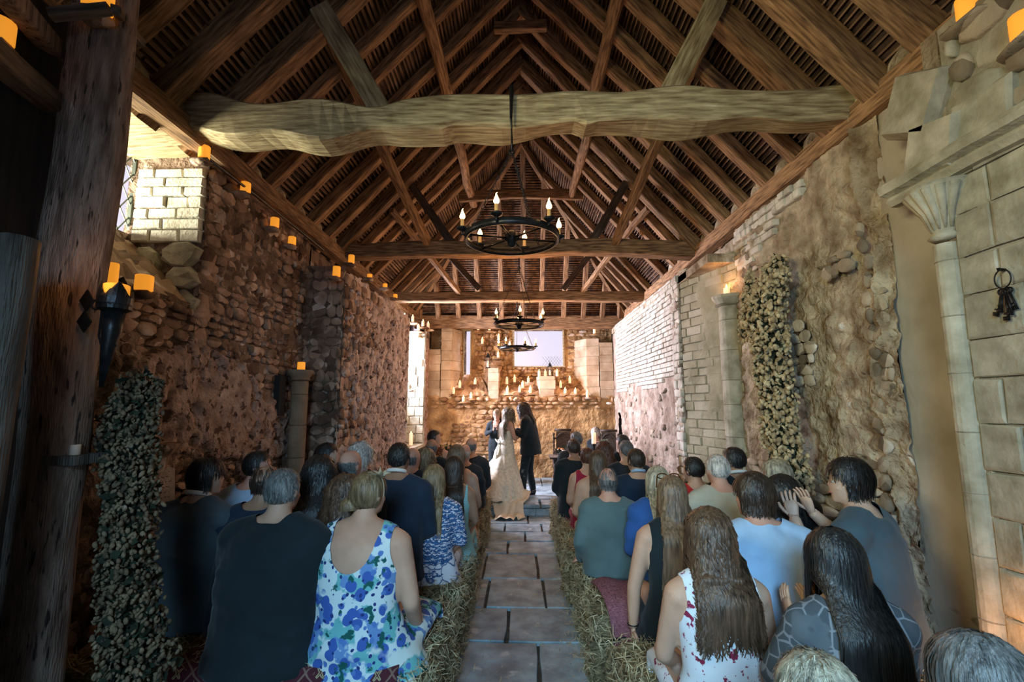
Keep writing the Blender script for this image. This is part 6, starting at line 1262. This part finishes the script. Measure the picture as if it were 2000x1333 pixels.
hops('hop_garland', [atX(1530, 520, 2.32), atX(1505, 600, 2.28), atX(1512, 680, 2.26), atX(1530, 780, 2.26), atX(1540, 860, 2.26), atX(1560, 960, 2.26)], [(.10, .14, .12), (.15, .27, .16), (.13, .26, .16), (.13, .22, .16), (.13, .22, .16), (.13, .20, .12)], 3000, 4600, 'tall hanging garland of dried hops on the right ochre wall', 3)
hops('hop_garland', [atX(1475, 540, 2.3), atX(1470, 600, 2.26), atX(1462, 660, 2.26)], [(.04, .05, .08), (.06, .09, .10), (.05, .07, .08)], 260, 200, 'small loose sprig of hops beside the engaged column', 5)
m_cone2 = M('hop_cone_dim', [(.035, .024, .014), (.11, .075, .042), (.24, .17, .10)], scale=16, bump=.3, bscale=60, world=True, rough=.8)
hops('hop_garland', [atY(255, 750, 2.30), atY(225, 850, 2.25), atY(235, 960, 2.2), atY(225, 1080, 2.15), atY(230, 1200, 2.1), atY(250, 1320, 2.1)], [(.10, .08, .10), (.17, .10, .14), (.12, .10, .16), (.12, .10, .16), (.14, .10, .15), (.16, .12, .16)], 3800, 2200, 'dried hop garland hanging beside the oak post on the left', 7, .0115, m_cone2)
# ---------------------------------------------------------------- plaque, corbel
pl = empty('stone_plaque', atX(285, 965, -2.50), label='weathered stone tablet with faint lettering on the left wall', category='plaque'); q = MB(); w_, h_ = .40, .30
ol = [(-.5, -.5), (-.1, -.51), (.5, -.46), (.51, 0), (.5, .47), (.35, .53), (.1, .47), (-.2, .5), (-.5, .45), (-.52, 0)]; V = [(0, y*w_, z*h_) for y, z in ol]+[(.045, y*w_, z*h_) for y, z in ol]; n = len(ol); q.add(V, [tuple(range(n, 2*n))]+[(i, (i+1) % n, n+(i+1) % n, n+i) for i in range(n)]); m_pl = M('plaque_stone', [(.22, .20, .18), (.34, .31, .29), (.42, .39, .37)], scale=8, bump=.4)
q.build('tablet', m_pl, pl); q = MB(); g = random.Random(4)
for r_ in range(8):
    y = -.17
    while y < .16:
        l = g.uniform(.01, .035)
        for kx in range(int(l/.006)): q.box((.0455, y+kx*.006, .125-.034*r_+g.uniform(-.003, .003)), (.001, .0018, g.uniform(.005, .014)), Matrix.Rotation(g.uniform(-.5, .5), 3, 'X'))
        y += l+.012
q.build('worn_lettering', M('lettering', [(.10, .09, .085)], bump=0), pl, kind='stuff'); pl.rotation_euler = (R(-2), R(-6), 0)
cb = atX(300, 885, -2.46); q = MB(); q.lathe([(.05, -.16), (.07, -.12), (.10, -.02), (.14, .03), (.15, .06)], 14, tuple(cb)); q.build('corbel', m_stoneL, wall_left)
# ---------------------------------------------------------------- altar furniture
m_carv = M('carved_oak', [(.012, .009, .008), (.03, .02, .016), (.06, .04, .03)], scale=8, bump=.4, rough=.5)
def throne(x, y, rz, label, zt):
    o = empty('carved_chair', (x, y, .19), rz, label=label, category='chair'); h = zt-.19
    for sx_ in (-1, 1):
        q = MB(); z = 0; pr = []
        while z < h-.06: pr += [(.018, z), (.024, z+.03), (.016, z+.06)]; z += .08
        q.lathe(pr+[(.022, h-.05), (.03, h-.03), (.01, h)], 8, (sx_*.2, .2, 0)); q.build('leg', m_carv, o, True); q = MB(); q.lathe([(.022, 0), (.016, .1), (.026, .2), (.016, .3), (.024, .44)], 8, (sx_*.2, -.2, 0)); q.build('leg', m_carv, o, True)
        q = MB(); q.loft([(sx_*.2, .2, .68), (sx_*.2, -.05, .70), (sx_*.2, -.22, .66)], [(.02, .014), (.026, .014), (.022, .016)], 8); q.loft([(sx_*.2, -.2, .44), (sx_*.2, -.2, .67)], .014, 8); q.build('armrest', m_carv, o, True)
    q = MB(); q.box((0, 0, .45), (.44, .44, .05)); q.build('seat', m_carv, o); q = MB(); q.box((0, .2, .80), (.30, .02, .50)); q.build('back_panel', M('cane_panel', [(.03, .022, .018), (.07, .05, .035)], scale=40, bump=.5), o)
    q = MB(); q.loft([(-.2, .2, h-.14), (-.13, .2, h-.10), (-.07, .2, h-.03), (0, .2, h), (.07, .2, h-.03), (.13, .2, h-.10), (.2, .2, h-.14)], [.016, .022, .026, .03, .026, .022, .016], 8); q.loft([(.07*math.cos(t), .195, h-.11+.05*math.sin(t)) for t in np.linspace(0, 3.14, 9)], .012, 6); q.box((0, .2, 1.08), (.36, .025, .05)); q.box((0, .2, .56), (.36, .025, .05)); q.build('crest', m_carv, o, True); return o
zt = atY(1100, 846, 10.4).z; throne(atY(1100, 850, 10.4).x, 10.25, 0, 'tall carved dark chair behind the table, empty', zt); throne(atY(1187, 850, 10.2).x-.02, 9.98, R(-10), 'tall carved dark chair holding the white haired woman', zt)
tb = empty('altar_table', (.95, 9.25, .19), label='small dark carved table with flowers in front of the back wall', category='table'); zt_ = atY(1090, 893, 9.1).z-.19; q = MB(); q.box((0, 0, zt_-.015), (.84, .5, .03)); q.build('table_top', m_carv, tb); q = MB(); q.box((0, 0, zt_-.08), (.70, .40, .09)); q.build('apron', m_carv, tb)
for sx_ in (-.3, .3):
    for sy in (-.16, .16): q = MB(); q.lathe([(.03, 0), (.02, .05), (.036, .15), (.042, .25), (.02, .36), (.032, .42), (.03, zt_-.1)], 10, (sx_, sy, 0)); q.build('leg', m_carv, tb, True)
def flowers(P, r, n, cols, label, seed, leaf=True, name='flower_arrangement'):
    o = empty(name, P, label=label, category='flowers'); g = random.Random(seed)
    q = MB(); q.lathe([(r*.35, 0), (r*.45, .03), (r*.4, .06)], 12); q.build('bowl', m_iron, o); 
    for ci, c in enumerate(cols):
        q = MB()
        for i in range(n//len(cols)):
            d = Vector((g.gauss(0, 1), g.gauss(0, 1), abs(g.gauss(0, 1)))).normalized()*r*g.uniform(.5, 1); ce = d+Vector((0, 0, .06)); s_ = g.uniform(.018, .034)
            for p in range(6): a = p*1.047; q.ell(ce+Vector((math.cos(a)*s_*.6, math.sin(a)*s_*.6, 0)), (s_*.5, s_*.5, s_*.3), None, 6, 4)
        q.build('blooms', c, o, True, kind='stuff')
    q = MB()
    for i in range(60):
        d = Vector((g.gauss(0, 1), g.gauss(0, 1), abs(g.gauss(0, 1)))).normalized(); q.loft([(0, 0, .04), d*r*.6+Vector((0, 0, .05)), d*r*1.15+Vector((0, 0, .05))], [.002, .012, .001], 3)
    q.build('foliage', m_leaf, o, kind='stuff'); return o
m_or = M('bloom_orange', [(.55, .16, .04), (.70, .25, .07)], bump=0); m_pk = M('bloom_pink', [(.62, .34, .26)], bump=0); m_yl = M('bloom_yellow', [(.65, .48, .15)], bump=0); m_wh = M('bloom_white', [(.6, .55, .48)], bump=0)
flowers((.82, 9.2, .19+zt_), .15, 18, [m_wh, m_or], 'pale dried flower arrangement on the dark altar table', 3); flowers(tuple(atY(868, 888, 7.45)-Vector((0, 0, .12))), .24, 54, [m_or, m_pk, m_yl], 'big orange and peach flower arrangement at the left of the step', 5)
fs = atY(868, 888, 7.45); q = MB(); q.lathe([(.14, 0), (.12, .03), (.03, .08), (.025, fs.z-.25), (.09, fs.z-.14), (.1, fs.z-.12)], 16, (fs.x, fs.y, 0)); q.build('flower_stand', m_iron, None, True, label='black pedestal under the orange flowers left of the step', category='stand')
cs = atY(1160, 867, 9.0); q = MB(); q.lathe([(.10, 0), (.09, .02), (.02, .06), (.016, cs.z-.24), (.03, cs.z-.22), (.05, cs.z-.192)], 14, (cs.x, cs.y, .19)); q.build('candle_stand', m_iron, None, True, label='dark candle stand in front of the white haired woman', category='stand'); candle(cs, .085, .20, 'thick burning candle in front of the white haired woman', 'wax'); point('candle_glow', cs+Vector((0, -.05, .27)), 1.5)
# fire dish by the pier
fd = atX(1880, 1238, 2.02); bz = .6; fd = Vector((1.98, 2.18, .607)); dd = empty('fire_dish', fd, label='low dish with three small flames at the foot of the pier', category='dish'); q = MB(); q.lathe([(.06, 0), (.10, .02), (.11, .045), (.10, .045), (.09, .03), (0, .028)], 20); q.build('dish', m_iron, dd, True); q = MB(); q.lathe([(.088, .03), (.088, .036), (0, .037)], 18); q.build('melted_wax', m_led, dd, True)
for i, (ax, ay) in enumerate(((-.03, .0), (.01, .02), (.045, -.01))): f = link('flame', FM, dd); f.location = (ax, ay, .038); f.scale = (.032, .032, .045)
point('fire_glow', fd+Vector((.03, .05, .16)), 1.6, (1, .35, .06), .03); candle(Vector((2.16, 2.3, .607)), .05, .12, 'thin candle burning in the dark corner of the pier', 'wax'); point('fire_glow', (2.12, 2.28, .80), 1.2, (1, .35, .06), .03)
